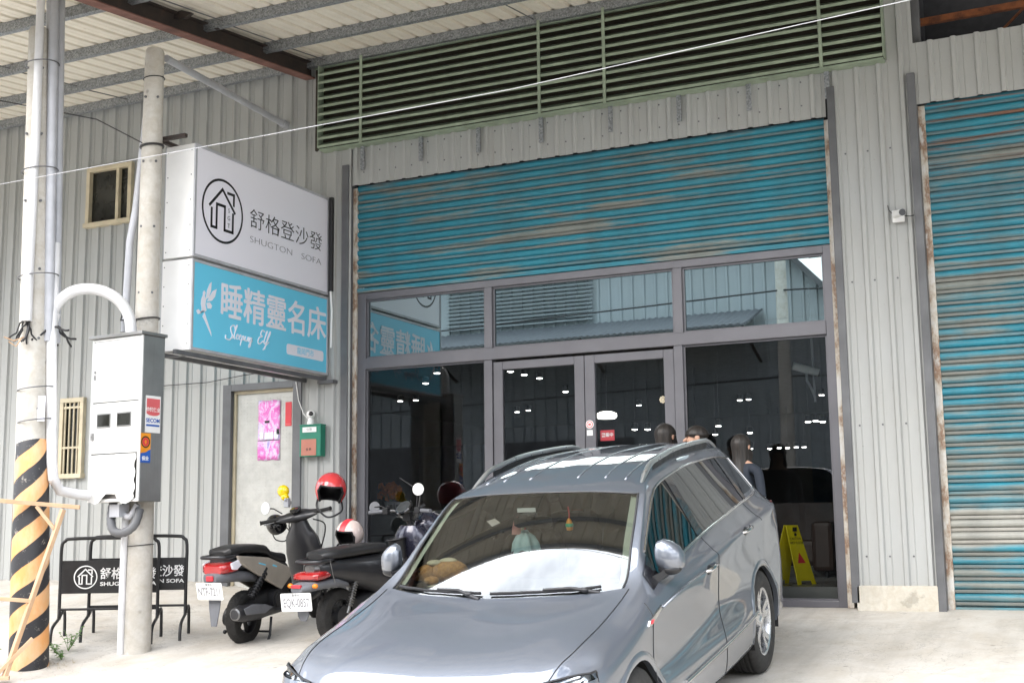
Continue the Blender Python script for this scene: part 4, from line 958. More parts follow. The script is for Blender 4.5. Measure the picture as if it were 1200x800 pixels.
mb = MB(); mb.tube([(-1.115, -3.325, 2.545), (-1.075, -3.315, 2.67)], .060, 16); mb.build('pipe_socket', M_['pvcw'], t, smooth=40)
# ------------------------------------------------------------------ meter box
BX = Matrix.Translation((-.33, -3.005, 1.0)) @ Matrix.Rotation(R(-5), 4, 'Z')     # origin: right front lower corner; x to the right, y to the back
t = thing('meter_box', 'tall white and steel electricity meter box strapped to the pole left of the sign', 'meter box', (-.33, -3.005, 1.0), (0, 0, R(-5)))
b = MB(); b.box(-.62, -.004, .012, .27, .0, 1.46); b.build('case', M_['steel'], t, bevel=.006, local=True)
b = MB(); b.box(-.655, .012, -.03, .285, 1.46, 1.49); b.build('rain_cap', M_['steel'], t, bevel=.006, local=True)
b = MB(); b.box(-.628, .0, -.004, .011, .0, .028); b.box(-.628, -.60, -.004, .011, .028, 1.455); b.box(-.028, .0, -.004, .011, .028, 1.455); b.box(-.60, -.028, -.004, .011, 1.435, 1.455); b.build('front_frame', M_['boxw'], t, bevel=.003, local=True)
dr = MB(); dr.box(-.596, -.032, -.008, .008, .885, 1.43); do_ = dr.build('door', M_['boxw'], t, bevel=.004, local=True)
h = MB(); h.cyl((-.575, -.016, 1.16), (-.575, -.006, 1.16), .012); h.box(-.582, -.568, -.02, -.012, 1.09, 1.13); h.build('latch', M_['steel'], do_, local=True)
dr = MB(); dr.box(-.596, -.032, -.008, .008, .425, .875); do2 = dr.build('door', M_['boxw'], t, bevel=.004, local=True)
for x0, x1 in ((-.52, -.37), (-.27, -.115)):
    h = MB(); h.box(x0-.012, x1+.012, -.014, -.007, .655, .785); h.build('window_frame', M_['steel'], do2, bevel=.003, local=True)
    h = MB(); h.box(x0, x1, -.016, -.013, .668, .772); h.build('meter_window', M_['pane_dark'], do2, local=True)
h = MB(); h.box(-.585, -.565, -.03, -.008, .55, .61); h.cyl((-.575, -.035, .58), (-.575, -.008, .58), .008); h.build('latch', M_['steel'], do2, local=True)
# crumpled foil sheet over the lowest compartment
rq = random.Random(12); P = []
for i in range(13):
    row = []
    for j in range(11):
        x = -.60 + .57*i/12; z = .03 + .385*j/10
        if i == 12: x -= .012*math.sin(j*1.9)
        fold = .014*abs(math.sin(i*.9+j*.55)) + .012*abs(math.sin(j*1.3-i*.6+1)) 
        row.append((x, -.012 - fold*(.3 + .7*math.sin(math.pi*i/12)) - rq.uniform(0, .006), z - (.05*math.sin(i*.8) if j == 0 else 0)))
    P.append(row)
h = MB(); h.grid(P); h.build('crumpled_sheet', M_['boxw'], t, local=True)
SX = .002
def side_box(y0, y1, z0, z1, off): return [(off, y0, z0), (off, y1, z0), (off, y1, z1), (off, y0, z1)]
b = MB(); b.box(-.002, .0006, .055, .232, .60, .925); stk = b.build('security_sticker', M_['white'], t, local=True)
b = MB(); b.prism([(.066, .90), (.066, .765), (.10, .752), (.145, .748), (.19, .752), (.222, .765), (.222, .90)], lambda a, c, d: (d, a, c), .0008, .0016); b.build('sticker_print', M_['pinkred'], stk, local=True)
text_mb('中興保全', .042, (.0022, .144, .80), (0, 1, 0), (0, 0, 1), .0006, .0008, 'CENTER').build('lettering', M_['white'], stk, local=True)
text_mb('SECOM', .050, (.0014, .144, .705), (0, 1, 0), (0, 0, 1), .0006, .0012, 'CENTER').build('lettering', M_['blue'], stk, local=True)
b = MB(); b.box(.0008, .0014, .066, .222, .655, .672); b.build('sticker_stripe', M_['blue'], stk, local=True)
b = MB(); b.box(-.002, .0006, .010, .125, .40, .592); stk = b.build('guard_sticker', M_['orange'], t, local=True)
b = MB(); b.box(.0008, .0014, .010, .125, .335, .40); b.prism([(.010, .40), (.125, .40), (.125, .455), (.07, .425), (.010, .415)], lambda a, c, d: (d, a, c), .0008, .0014); b.build('sticker_foot', M_['blue'], stk, local=True)
text_mb('保全', .040, (.0018, .067, .370), (0, 1, 0), (0, 0, 1), .0006, .0012, 'CENTER').build('lettering', M_['white'], stk, local=True)
b = MB(); b.lathe([(.040, 0), (.040, .001), (.052, .001), (.052, 0)], (.0008, .066, .515), (1, 0, 0), 24, closed=True); b.build('sticker_ring', M_['ink'], stk, local=True)
b = MB(); b.cyl((.0008, .066, .515), (.0016, .066, .515), .036, n=24); b.build('sticker_disc', M_['red'], stk, local=True)
b = MB(); b.box(.0018, .0022, .058, .074, .497, .533); b.box(.0018, .0022, .050, .082, .512, .519); b.build('sticker_mark', M_['orange'], stk, local=True)
# flexible hose looping under the box
b = MB(); P = arc([(-.43, .12, .01), (-.43, .10, -.12), (-.36, .06, -.24), (-.24, .06, -.27), (-.14, .10, -.20), (-.12, .14, -.06)]); b.tube(P, [.036 + .004*(i % 2) for i in range(len(P))], 12); b.build('flexible_hose', M_['flash'], t, local=True, smooth=60)
b = MB(); b.tube(arc([(-.32, .16, .01), (-.31, .14, -.09), (-.22, .12, -.13), (-.15, .14, -.02)]), .028, 10); b.box(-.40, -.28, .05, .16, -.13, -.02); b.build('gland_box', M_['pvc'], t, local=True)
# ------------------------------------------------------------------ the two light-box signs
def logo(mbk, O, ax, ay, s, nrm_, th=1.0, ring=True, small=True):
    """round house emblem drawn with flat strokes; s = radius"""
    ax, ay, nrm_ = Vector(ax), Vector(ay), Vector(nrm_); O = Vector(O)
    def P2(a, b): return O + ax*a*s + ay*b*s
    def stroke(pts, w):
        for (a, b), (c_, d) in zip(pts, pts[1:]):
            L_ = math.hypot(c_-a, d-b); e = w/2/L_ if L_ else 0
            a2, b2, c2, d2 = a-(c_-a)*e, b-(d-b)*e, c_+(c_-a)*e, d+(d-b)*e
            mbk.bar(P2(a2, b2), P2(c2, d2), .0016, w*s, up=nrm_.cross(P2(c2, d2)-P2(a2, b2)))
    if ring:
        N = 48; w = .075*th; V = []
        for i in range(N):
            for r_ in (1, 1-w): V.append(P2(math.cos(2*math.pi*i/N)*r_, math.sin(2*math.pi*i/N)*r_) + nrm_*.0008)
        mbk.add(V, [(2*i, 2*((i+1) % N), 2*((i+1) % N)+1, 2*i+1) for i in range(N)])
    w = .085*th
    stroke([(-.62, .08), (-.03, .68), (.58, .07)], w); stroke([(.24, .62), (.53, .62), (.53, .30)], w)
    stroke([(-.53, -.02), (-.53, -.57), (-.29, -.57), (-.29, .17), (.10, .17), (.10, -.57), (.50, -.57), (.50, 0)], w)
def lightbox(name, label, y0, y1, z0, z1, x0, x1, face):
    t = thing(name, label, 'sign', ((x0+x1)/2, (y0+y1)/2, z0))
    b = MB(); b.box(x0+.004, x1-.012, y0, y1, z0, z1); b.build('case', M_['white'], t, bevel=.004)
    f = MB(); w = .028
    for xx0, xx1 in ((x1-.012, x1+.006), (x0-.006, x0+.004)):
        f.box(xx0, xx1, y0, y1, z0, z0+w); f.box(xx0, xx1, y0, y1, z1-w, z1); f.box(xx0, xx1, y0, y0+w, z0+w, z1-w); f.box(xx0, xx1, y1-w, y1, z0+w, z1-w)
    f.build('edge_frame', M_['pvc'], t, bevel=.003)
    p = MB(); p.box(x1-.012, x1-.001, y0+w, y1-w, z0+w, z1-w); fp = p.build('face_panel', face, t)
    p = MB(); p.box(x0-.001, x0+.004, y0+w, y1-w, z0+w, z1-w); p.build('face_panel', face, t)
    sc = MB()
    for i in range(5):
        for xx in (x0+.03, x1-.04): sc.cyl((xx, y0-.003, z0+.06+(z1-z0-.12)*i/4), (xx, y0+.001, z0+.06+(z1-z0-.12)*i/4), .006, n=6)
    sc.build('rivet', M_['flash'], t)
    return t, fp
SFX = -.315; AX, AY, NX = (0, 1, 0), (0, 0, 1), Vector((1, 0, 0))
t, fp = lightbox('lightbox_sign', 'white light-box sign with a round house emblem, topmost of the two signs', -2.385, -.10, 3.285, 4.375, -.665, SFX, M_['signw'])
mb = MB(); logo(mb, (SFX, -1.955, 3.806), AX, AY, .318, NX); mb.build('house_emblem', M_['ink'], fp)
for i, ch in enumerate('SGT'): text_mb(ch, .062, (SFX+.002, -1.862, 3.83-.075*i), AX, AY, .0012, 0, 'CENTER').build('lettering', M_['greyink'], fp)
text_mb('舒格登沙發', .215, (SFX+.002, -1.535, 3.825), AX, AY, .0012, -.002, spacing=1.0, fit=1.285).build('lettering', M_['ink'], fp)
text_mb('SHUGTON', .094, (SFX+.002, -1.525, 3.622), AX, AY, .0012, -.0022, fit=.72).build('lettering', M_['greyink'], fp)
text_mb('SOFA', .094, (SFX+.002, -.63, 3.622), AX, AY, .0012, -.0022, fit=.37).build('lettering', M_['greyink'], fp)
t, fp = lightbox('lightbox_sign', 'sky-blue light-box sign with pale Chinese lettering, lower of the two signs', -2.385, -.10, 2.40, 3.262, -.675, SFX, M_['signb'])
merge(*[text_mb('睡精靈名床', .375, (SFX+.002+.0002*k_, -1.975+dy_, 2.918+dz_), AX, AY, .0012, 0, fit=1.80) for k_, (dy_, dz_) in enumerate(((-.007, 0), (.007, 0), (0, .005), (0, -.005)))]).build('lettering', M_['lilac'], fp)
# handwriting-style latin line
mbs = MB()
def script(pts, o, k, r=.006):
    P = arc([(SFX+.001, o[0]+(a+b*.28)*k, o[1]+b*k) for a, b in pts], 5); mbs.tube(P, r, 5)
k = .105
script([(.85, .9), (.55, 1.25), (.15, 1.0), (.35, .6), (.6, .25), (.35, -.15), (-.25, -.1), (-.35, .2)], (-1.84, 2.585), k, .007)
x_ = .75
for sh in ([(0, 0), (.2, .9), (.28, 1.3), (.15, 1.2), (.12, .3), (.3, 0)], [(0, .2), (.25, .35), (.2, .5), (.05, .4), (.05, .1), (.3, .05)], [(0, .2), (.25, .35), (.2, .5), (.05, .4), (.05, .1), (.3, .05)], [(0, 0), (.08, .45), (.0, -.5), (.05, .3), (.25, .45), (.28, .15), (.1, .05), (.35, .1)], [(0, .1), (.12, .45), (.1, .1), (.25, .05), (.35, .1)], [(0, 0), (.08, .45), (.06, .1), (.2, .42), (.28, .35), (.28, .05), (.42, .1)], [(.25, .42), (.05, .4), (.05, .08), (.25, .12), (.28, .42), (.2, -.4), (.02, -.45), (.1, -.1), (.4, .15)]):
    script([(x_+a, b) for a, b in sh], (-1.84, 2.585), k); x_ += .42
script([(.75, 1.15), (.35, 1.25), (.2, .85), (.5, .65), (.1, .5), (.0, .05), (.35, -.1), (.75, .25)], (-1.36, 2.60), k, .007)
script([(.85, .1), (1.05, .8), (1.15, 1.25), (1.0, 1.1), (.95, .2), (1.1, 0), (1.25, .2)], (-1.36, 2.60), k); script([(1.25, -.55), (1.35, .5), (1.55, 1.25), (1.65, 1.1), (1.4, .3), (1.15, -.4), (1.0, -.6), (1.35, -.1), (1.7, .25)], (-1.36, 2.60), k)
mbs.build('script_lettering', M_['lilac'], fp)
mb = MB(); N = 6
def rrect(y0, y1, z0, z1, r):
    out = []
    for cx, cz_, a0 in ((y1-r, z1-r, 0), (y0+r, z1-r, 90), (y0+r, z0+r, 180), (y1-r, z0+r, 270)):
        for i in range(N+1): a = R(a0+90*i/N); out.append((cx+r*math.cos(a), cz_+r*math.sin(a)))
    return out
mb.prism(rrect(-.865, -.185, 2.545, 2.655, .03), lambda a, b, c_: (SFX+c_, a, b), -.001, .001); mb.build('label_pill', M_['lilac'], fp)
text_mb('龍岡門市', .078, (SFX+.0018, -.525, 2.60), AX, AY, .0012, 0, 'CENTER').build('lettering', M_['signb'], fp)
# pale winged figure emblem
mb = MB()
def blob(poly): mb.prism(poly, lambda a, b, c_: (SFX+c_, a, b), -.0008, .0012)
blob([(-2.225, 2.965), (-2.205, 2.985), (-2.185, 2.965), (-2.195, 2.935), (-2.175, 2.90), (-2.185, 2.85), (-2.165, 2.80), (-2.20, 2.775), (-2.235, 2.80), (-2.25, 2.85), (-2.245, 2.90), (-2.225, 2.935)])
blob([(-2.18, 2.90), (-2.165, 2.99), (-2.13, 3.06), (-2.10, 3.085), (-2.105, 3.0), (-2.135, 2.93)]); blob([(-2.135, 2.93), (-2.08, 3.0), (-2.02, 3.03), (-2.045, 2.95), (-2.09, 2.905), (-2.16, 2.885)]); blob([(-2.17, 2.87), (-2.12, 2.885), (-2.085, 2.855), (-2.10, 2.825), (-2.15, 2.82)])
blob([(-2.235, 2.80), (-2.20, 2.775), (-2.205, 2.755), (-2.225, 2.735), (-2.19, 2.70), (-2.10, 2.585), (-2.083, 2.562), (-2.09, 2.60), (-2.17, 2.735), (-2.20, 2.79), (-2.25, 2.775), (-2.285, 2.795), (-2.315, 2.775), (-2.29, 2.745), (-2.255, 2.755)])
mb.build('winged_emblem', M_['lilac'], fp)
t = thing('sign_bracket', 'dark steel rails carrying the two light-box signs out from the wall', 'bracket', (-.5, -.1, 2.36))
mb = MB()
for x in (-.62, -.36): mb.box(x-.02, x+.02, -2.55, -.08, 2.345, 2.385)
mb.box(-.64, -.34, -2.40, -2.36, 2.343, 2.347); mb.build('rail', M_['flash'], t)
mb = MB(); mb.box(-.76, -.30, -2.56, -2.52, 4.385, 4.42); mb.box(-.62, -.58, -2.54, -.1, 4.376, 4.41); mb.box(-.70, -.66, -2.60, -2.5, 3.2, 3.26); mb.build('top_rail', M_['rust'], t)
mb = MB(); mb.box(-.40, -.20, -.17, -.08, 2.31, 2.345); mb.build('wall_plate', M_['flash'], t)
t = thing('cable_duct', 'narrow black vertical cable duct on the wall at the end of the signs', 'duct', (-.27, -.12, 3.3))
mb = MB(); mb.box(-.285, -.245, -.15, -.08, 3.32, 4.37); mb.build('duct', M_['blackp'], t, bevel=.003)
mb = MB(); mb.tube([(-.265, -.13, 3.32), (-.25, -.13, 3.1), (-.262, -.12, 2.7)], .012, 6); mb.build('cable', M_['white'], t)
# ------------------------------------------------------------------ barricades
n_ = 0
def barricade(x, y, label):
    dirz = R(30); z = ground_z(x+.40, y+.2)+.005
    t = thing('barricade', label, 'barricade', (x, y, z), (0, 0, dirz), 'black steel barricades by the poles')
    Wd = .87
    f = MB(); f.tube(arc([(0, 0, .21), (0, 0, .55), (0, 0, .85), (.03, 0, .91), (.09, 0, .93), (Wd/2, 0, .935), (Wd-.09, 0, .93), (Wd-.03, 0, .91), (Wd, 0, .85), (Wd, 0, .55), (Wd, 0, .21)], 4), .0155, 10); f.tube([(0, 0, .30), (Wd, 0, .30)], .011, 8); f.build('frame', M_['blackp'], t, smooth=50, local=True)
    for x_ in (0, Wd):
        g_ = MB(); g_.tube(arc([(x_, -.26, .0), (x_, -.25, .10), (x_, -.19, .16), (x_, 0, .22), (x_, .15, .285), (x_, .20, .25), (x_, .215, .10), (x_, .215, .03)], 4), .0145, 8); g_.add([(x_-.004, -.06, .205), (x_-.004, .05, .235), (x_-.004, 0, .34), (x_+.004, -.06, .205), (x_+.004, .05, .235), (x_+.004, 0, .34)], [(0, 1, 2), (3, 5, 4), (0, 3, 4, 1), (1, 4, 5, 2), (2, 5, 3, 0)]); g_.build('foot', M_['blackp'], t, smooth=50, local=True)
    p = MB(); p.box(.012, Wd-.012, -.012, .004, .44, .735); pn = p.build('panel', M_['blackp'], t, bevel=.003, local=True)
    m = MB(); logo(m, (.225, -.0125, .585), (1, 0, 0), (0, 0, 1), .105, (0, -1, 0), 1.25); m.build('house_emblem', M_['white'], pn, local=True)
    text_mb('舒格登沙發', .11, (.352, -.0128, .608), (1, 0, 0), (0, 0, 1), .001, .0016, fit=.50).build('lettering', M_['white'], pn, local=True)
    text_mb('SHUGTON SOFA', .047, (.355, -.0128, .522), (1, 0, 0), (0, 0, 1), .001, .0012, fit=.50).build('lettering', M_['white'], pn, local=True)
    return t
barricade(-1.40, -2.78, 'black steel barricade with white house emblem, front one of the pair by the poles')
barricade(-1.27, -2.55, 'black steel barricade half hidden behind the front one of the pair')
# ------------------------------------------------------------------ wooden batten frame round the striped pole
t = thing('batten_frame', 'rough pine batten frame leaning round the striped pole', 'wooden frame', (-.9, -3.75, -.42))
def batten(p, q, w=.045, h=.035, name='batten'):
    mb = MB(); mb.bar(p, q, w, h); mb.build(name, M_['wood'], t, bevel=.003)
A0, A1 = Vector((-.905, -3.86, -.43)), Vector((-.775, -3.42, .93))
batten(A0, A1); batten(A1+Vector((.09, .10, .02)), Vector((-1.62, -4.05, 1.06)), .05, .035); batten(A1+Vector((-.03, -.06, -.16)), A1+Vector((-.16, -.14, .03)), .035, .028)
m0 = A0.lerp(A1, .45); batten(m0, m0+Vector((-.75, -.55, .09)), .05, .03)
batten(A0+Vector((-.05, -.03, .04)), A0.lerp(A1, .18)+Vector((.10, .09, .07)), .05, .03); batten(A0+Vector((.04, .02, .012)), A0+Vector((-.75, -.52, .03)), .045, .03)
batten(Vector((-1.62, -4.05, 1.06)), Vector((-1.72, -4.35, .90)), .045, .03)
batten(Vector((-1.66, -4.43, ground_z(-1.66, -4.43))), Vector((-1.63, -4.07, 1.05)))
# ------------------------------------------------------------------ small things on the wall
t = thing('notice_poster', 'pink and purple printed notice pasted on the steel side door', 'poster', (-1.1, -.05, 1.85))
mb = MB(); P = []
for i in range(7):
    P.append([(-1.255+.295*i/6, -.052-.004*math.sin(i*1.3+j*.7)-(.012 if (i, j) in ((6, 5), (6, 6)) else 0), 1.52+.66*j/10 + .006*math.sin(i*2)) for j in range(11)])
mb.grid(P); o = mb.build('sheet', M_['poster'], t, smooth=180); d = o.modifiers.new('t', 'SOLIDIFY'); d.thickness = .0015
for i, (w_, z) in enumerate(((.05, 1.755), (.06, 1.75), (.05, 1.75), (.05, 1.757))):
    mb = MB(); mb.box(-1.225+.065*i, -1.225+.065*i+w_, -.062, -.059, z, z+.075); mb.build('print_block', M_['lilac'], t)
mb = MB(); mb.box(-1.25, -.965, -.0605, -.0585, 1.735, 1.742); mb.box(-1.16, -1.10, -.062, -.06, 1.93, 1.955); mb.box(-1.0, -.965, -.062, -.06, 1.80, 1.86); mb.build('print_block', M_['ink'], t)
t = thing('red_slip', 'narrow red paper slip pasted upright on the steel side door', 'paper slip', (-.85, -.05, 2.0))
mb = MB(); mb.box(-.895, -.812, -.0495, -.0455, 1.885, 2.15); mb.build('slip', M_['red'], t)
mb = MB(); mb.box(-.888, -.82, -.0505, -.0496, 1.90, 1.912); mb.build('print_line', M_['pinkred'], t)
t = thing('mailbox', 'green metal mailbox with a salmon panel on the wall beside the side door', 'mailbox', (-.48, -.2, 1.54))
mb = MB(); mb.box(-.60, -.33, -.20, -.105, 1.53, 1.86); mb.box(-.605, -.325, -.205, -.10, 1.86, 1.875); mb.build('case', M_['green'], t, bevel=.005)
mb = MB(); mb.box(-.575, -.385, -.2035, -.1995, 1.54, 1.715); mb.build('panel', M_['salmon'], t)
mb = MB(); mb.box(-.56, -.385, -.2035, -.1995, 1.79, 1.845); pl = mb.build('name_plate', M_['white'], t)
text_mb('信箱', .036, (-.475, -.2038, 1.818), (1, 0, 0), (0, 0, 1), .0006, 0, 'CENTER').build('lettering', M_['greyink'], pl)
text_mb('信 箱', .030, (-.48, -.2038, 1.605), (1, 0, 0), (0, 0, 1), .0006, .0005, 'CENTER').build('lettering', M_['ink'], t)
t = thing('indoor_camera', 'small white ball camera perched on the green mailbox', 'camera', (-.49, -.15, 1.875))
mb = MB(); mb.lathe([(.0, 0), (.040, 0), (.036, .03), (.026, .06), (.022, .075)], (-.49, -.155, 1.876), n=20); mb.build('base', M_['white'], t, smooth=50)
mb = MB(); mb.sphere((-.49, -.155, 1.985), .047); hd = mb.build('head', M_['white'], t, smooth=180)
mb = MB(); mb.lathe([(.0, .004), (.022, .0), (.026, -.008)], (-.462, -.192, 1.99), (.60, -.80, .05), 16); mb.build('lens', M_['glossb'], hd, smooth=60)
mb = MB(); mb.tube([(-.525, -.14, 1.93), (-.60, -.13, 2.0), (-.66, -.14, 2.15), (-.69, -.14, 2.32), (-.71, -.14, 2.42)], .005, 5); mb.build('cable', M_['white'], t)
t = thing('security_camera', 'white bullet security camera on the ribbed wall between the shutters', 'security camera', (5.76, -.12, 3.45))
mb = MB(); mb.box(5.69, 5.795, -.14, -.105, 3.395, 3.505); mb.build('junction_box', M_['white'], t, bevel=.006)
mb = MB(); mb.cyl((5.742, -.14, 3.45), (5.748, -.175, 3.452), .016); mb.cyl((5.725, -.185, 3.455), (5.80, -.30, 3.44), .033, n=18); mb.build('body', M_['white'], t, smooth=50)
mb = MB(); mb.cyl((5.7995, -.2995, 3.44), (5.803, -.305, 3.439), .031, n=18); mb.build('lens', M_['glossb'], t)
mb = MB(); mb.tube([(5.69, -.12, 3.48), (5.66, -.12, 3.52), (5.655, -.12, 3.56)], .005, 5); mb.build('cable', M_['black'], t); mb = MB(); mb.tube([(5.80, -.16, 3.44), (5.85, -.16, 3.43), (5.88, -.14, 3.44)], .005, 5); mb.build('cable', M_['black'], t)
t = thing('red_door_sign', 'small red card hung inside the right glass door near the handle', 'door sign', (2.83, .075, 1.63))
mb = MB(); mb.box(2.762, 2.908, .082, .088, 1.578, 1.682); mb.build('card', M_['red'], t)
text_mb('營業中', .042, (2.835, .0815, 1.632), (1, 0, 0), (0, 0, 1), .0006, .001, 'CENTER').build('lettering', M_['white'], t)
t = thing('window_decal', 'tiny pale flower decal high on the right glass door', 'decal', (3.43, .04, 1.946))
mb = MB()
for i in range(8): a = math.pi*i/4; mb.cyl((3.433+.026*math.cos(a), .034, 1.946+.026*math.sin(a)), (3.433+.026*math.cos(a), .040, 1.946+.026*math.sin(a)), .011, n=8)
mb.cyl((3.433, .033, 1.946), (3.433, .040, 1.946), .014, n=10); mb.build('decal', M_['cream'], t)
# ------------------------------------------------------------------ wires
t = thing('overhead_cable', 'thin white cable stretched across the front of signs and louvres', 'cable', (3, -4.7, 3.4))
mb = MB(); mb.tube([(-9, -4.75, 3.40), (-4, -4.7, 3.37), (-.3, -4.7, 3.395), (2.109, -4.7, 3.42), (4.07, -4.7, 3.445), (6.49, -4.7, 3.56), (12, -4.7, 4.0)], .0026, 6); mb.build('wire', M_['alloyw'], t)
t = thing('tie_wire', 'thin black wire slung between the two concrete poles near the canopy', 'cable', (-.9, -3.3, 4.5))
mb = MB(); mb.tube([(-4, -3.6, 5.25), (-1.88, -3.30, 4.755), (-.92, -3.05, 4.50), (-.62, -2.77, 4.31)], .006, 6); mb.build('wire', M_['black'], t)
t = thing('low_wire', 'thin black wire drooping along the wall beneath the signs', 'cable', (-1.5, -.13, 2.4))
mb = MB(); mb.tube([(-3.6, -.14, 2.46), (-2.6, -.14, 2.42), (-1.9, -.14, 2.42), (-1.4, -.14, 2.47), (-.75, -.14, 2.50)], .005, 5); mb.build('wire', M_['black'], t)
# ------------------------------------------------------------------ weeds
rq = random.Random(21)
def weed(x, y, h, n, label, cat='weed'):
    z0 = ground_z(x, y); t = thing('weed', label, cat, (x, y, z0), group='weeds at the pole feet')
    lf = MB(); st = MB()
    for i in range(n):
        a = rq.uniform(0, 6.28); L_ = h*rq.uniform(.5, 1.1); sp = rq.uniform(.25, .9)
        tip = Vector((x+math.cos(a)*L_*sp, y+math.sin(a)*L_*sp, z0+L_)); st.tube([(x, y, z0), ((x+tip.x)/2+.01, (y+tip.y)/2, z0+L_*.6), tip], .0025, 4)
        for k in range(4):
            c_ = Vector((x, y, z0)).lerp(tip, .45+.18*k); b = rq.uniform(0, 6.28); d = Vector((math.cos(b), math.sin(b), rq.uniform(-.2, .5))).normalized()*rq.uniform(.025, .05); s = d.cross(Vector((0, 0, 1))).normalized()*d.length*.42
            lf.add([c_, c_+d*.4+s, c_+d*1.05+Vector((0, 0, -.004)), c_+d*.4-s, c_+d*.5+Vector((0, 0, .006))], [(0, 1, 4), (1, 2, 4), (2, 3, 4), (3, 0, 4)])
    lf.build('leaf', M_['leaf'], t); st.build('stem', M_['leaf'], t)
weed(-1.13, -2.93, .19, 9, 'leafy green weed between the feet of the front barricade')
weed(-.98, -3.16, .10, 6, 'low green weed tuft right of the striped pole')
weed(-1.20, -3.02, .08, 5, 'small green weed behind the striped pole near the barricade foot')
weed(-1.38, -3.62, .14, 6, 'small green weed left of the striped pole foot')
mb = MB()
for i in range(260):
    x = rq.uniform(-1.75, -.78); y = -3.62 + (x+1.3)*.75 + rq.uniform(-.16, .10); z = ground_z(x, y); a = rq.uniform(0, 6.28); L_ = rq.uniform(.03, .10); d = Vector((math.cos(a)*L_*.7, math.sin(a)*L_*.7, L_*rq.uniform(.3, .9))); s = Vector((-math.sin(a), math.cos(a), 0))*.0025
    mb.add([(x, y, z), Vector((x, y, z))+s, Vector((x, y, z))+d], [(0, 1, 2)])
tag(mb.build('dry_grass', M_['straw']), 'dry straw-coloured grass scraps round the foot of the striped pole', 'grass', kind='stuff')
# ------------------------------------------------------------------ scooters (local: y forward, x right, z up, origin at the rear tyre's contact)
M_['sbrown'] = plain('bronze_scooter_paint', (.48, .43, .365), .35, .4, .08, 6, coat=.6)
M_['sblack'] = plain('satin_black_scooter_paint', (.018, .018, .021), .38, .1, .12, 6, coat=.25)
M_['snavy'] = plain('dark_violet_scooter_paint', (.030, .030, .052), .25, .4, .10, 6, coat=.8)
M_['sgrey'] = plain('grey_moulded_plastic', (.13, .135, .15), .55, 0, .10, 9)
M_['vinyl'] = plain('black_seat_vinyl', (.017, .017, .018), .42, 0, .15, 12, .12, 0, 200)
M_['alloy'] = plain('dull_alloy', (.22, .22, .22), .4, .8, .2, 14)
M_['helmr'] = plain('red_helmet_shell', (.58, .045, .05), .15, 0, .04, coat=1)
M_['helmw'] = plain('cream_pink_helmet_shell', (.66, .54, .50), .2, 0, .04, coat=1)
M_['amber'] = plain('amber_lens', (.75, .22, .01), .2, 0, .1)
M_['yel2'] = plain('yellow_gloss', (.85, .62, .0), .25, 0, .05, coat=.5)
def rr_sec(cx, y, cz_, hw, hh, k=.55, n=20, lean=0):
    out = []
    for i in range(n):
        a = 2*math.pi*i/n; c_, s_ = math.cos(a), math.sin(a)
        out.append(Vector((cx + hw*math.copysign(abs(c_)**k, c_), y + lean*s_, cz_ + hh*math.copysign(abs(s_)**k, s_))))
    return out
def wheel2(t, y, r, w, steer=0, py=0):
    X_ = Matrix.Translation((0, y, r)) @ Matrix.Rotation(steer, 4, 'Z')
    m = MB(); m.X = X_; m.lathe([(r-.085, -w*.42), (r-.05, -w*.5), (r-.018, -w*.42), (r-.003, -w*.18), (r, 0), (r-.003, w*.18), (r-.018, w*.42), (r-.05, w*.5), (r-.085, w*.42)], (0, 0, 0), (1, 0, 0), 44, closed=True)
    for i in range(36):
        a = 2*math.pi*i/36
        for sx_ in (-1, 1): m.bar((sx_*.006, math.cos(a)*(r+.0005), math.sin(a)*(r+.0005)), (sx_*w*.36, math.cos(a+.10)*(r-.012), math.sin(a+.10)*(r-.012)), .004, .004)
    wl = m.build('wheel', M_['rubber'], t, smooth=45, local=True)
    m = MB(); m.X = X_; m.lathe([(r-.082, -w*.40), (r-.095, -w*.40), (r-.105, -w*.2), (r-.105, w*.2), (r-.095, w*.40), (r-.082, w*.40)], (0, 0, 0), (1, 0, 0), 36, closed=True)
    for k in range(5): a = 2*math.pi*k/5; m.bar((0, 0, 0), (0, math.cos(a)*(r-.10), math.sin(a)*(r-.10)), .030, .022, up=(1, 0, 0))
    m.cyl((-.05, 0, 0), (.05, 0, 0), .04); m.build('rim', M_['black'], wl, smooth=45, local=True)
def plate(t, y, z, w, txt, tilt=.25, yaw=0.0):
    X_ = Matrix.Translation((0, y, z)) @ Matrix.Rotation(yaw, 4, 'Z') @ Matrix.Rotation(tilt, 4, 'X')
    m = MB(); m.X = X_; m.prism(rrect(-w/2, w/2, -.072, .072, .012), lambda a, b, c_: (a, c_, b), -.0012, .0012); pl = m.build('number_plate', M_['white'], t, local=True)
    x = text_mb(txt, .095, (0, -.0022, -.008), (1, 0, 0), (0, 0, 1), .0006, .0012, 'CENTER', fit=w*.84); x.v = [X_ @ p for p in x.v]; x.build('lettering', M_['greyink'], pl, local=True)
    x = text_mb('臺灣省', .024, (0, -.0022, .055), (1, 0, 0), (0, 0, 1), .0006, 0, 'CENTER'); x.v = [X_ @ p for p in x.v]; x.build('lettering', M_['greyink'], pl, local=True)
def rear_mirror(t, base, ball, r, col, tilt=(0, -1, .15)):
    m = MB(); b_, q = Vector(base), Vector(ball); m.tube([b_, b_.lerp(q, .5)+Vector((0, 0, .02)), q], .006, 8); o = m.build('mirror_stem', M_['black'], t, smooth=50, local=True)
    m = MB(); d = Vector(tilt).normalized(); m.lathe([(.0, -.020), (r*.6, -.018), (r*.98, -.006), (r, 0), (r*.96, .003), (.0, .004)], q, d, 26); m.build('mirror', col, t, smooth=50, local=True)
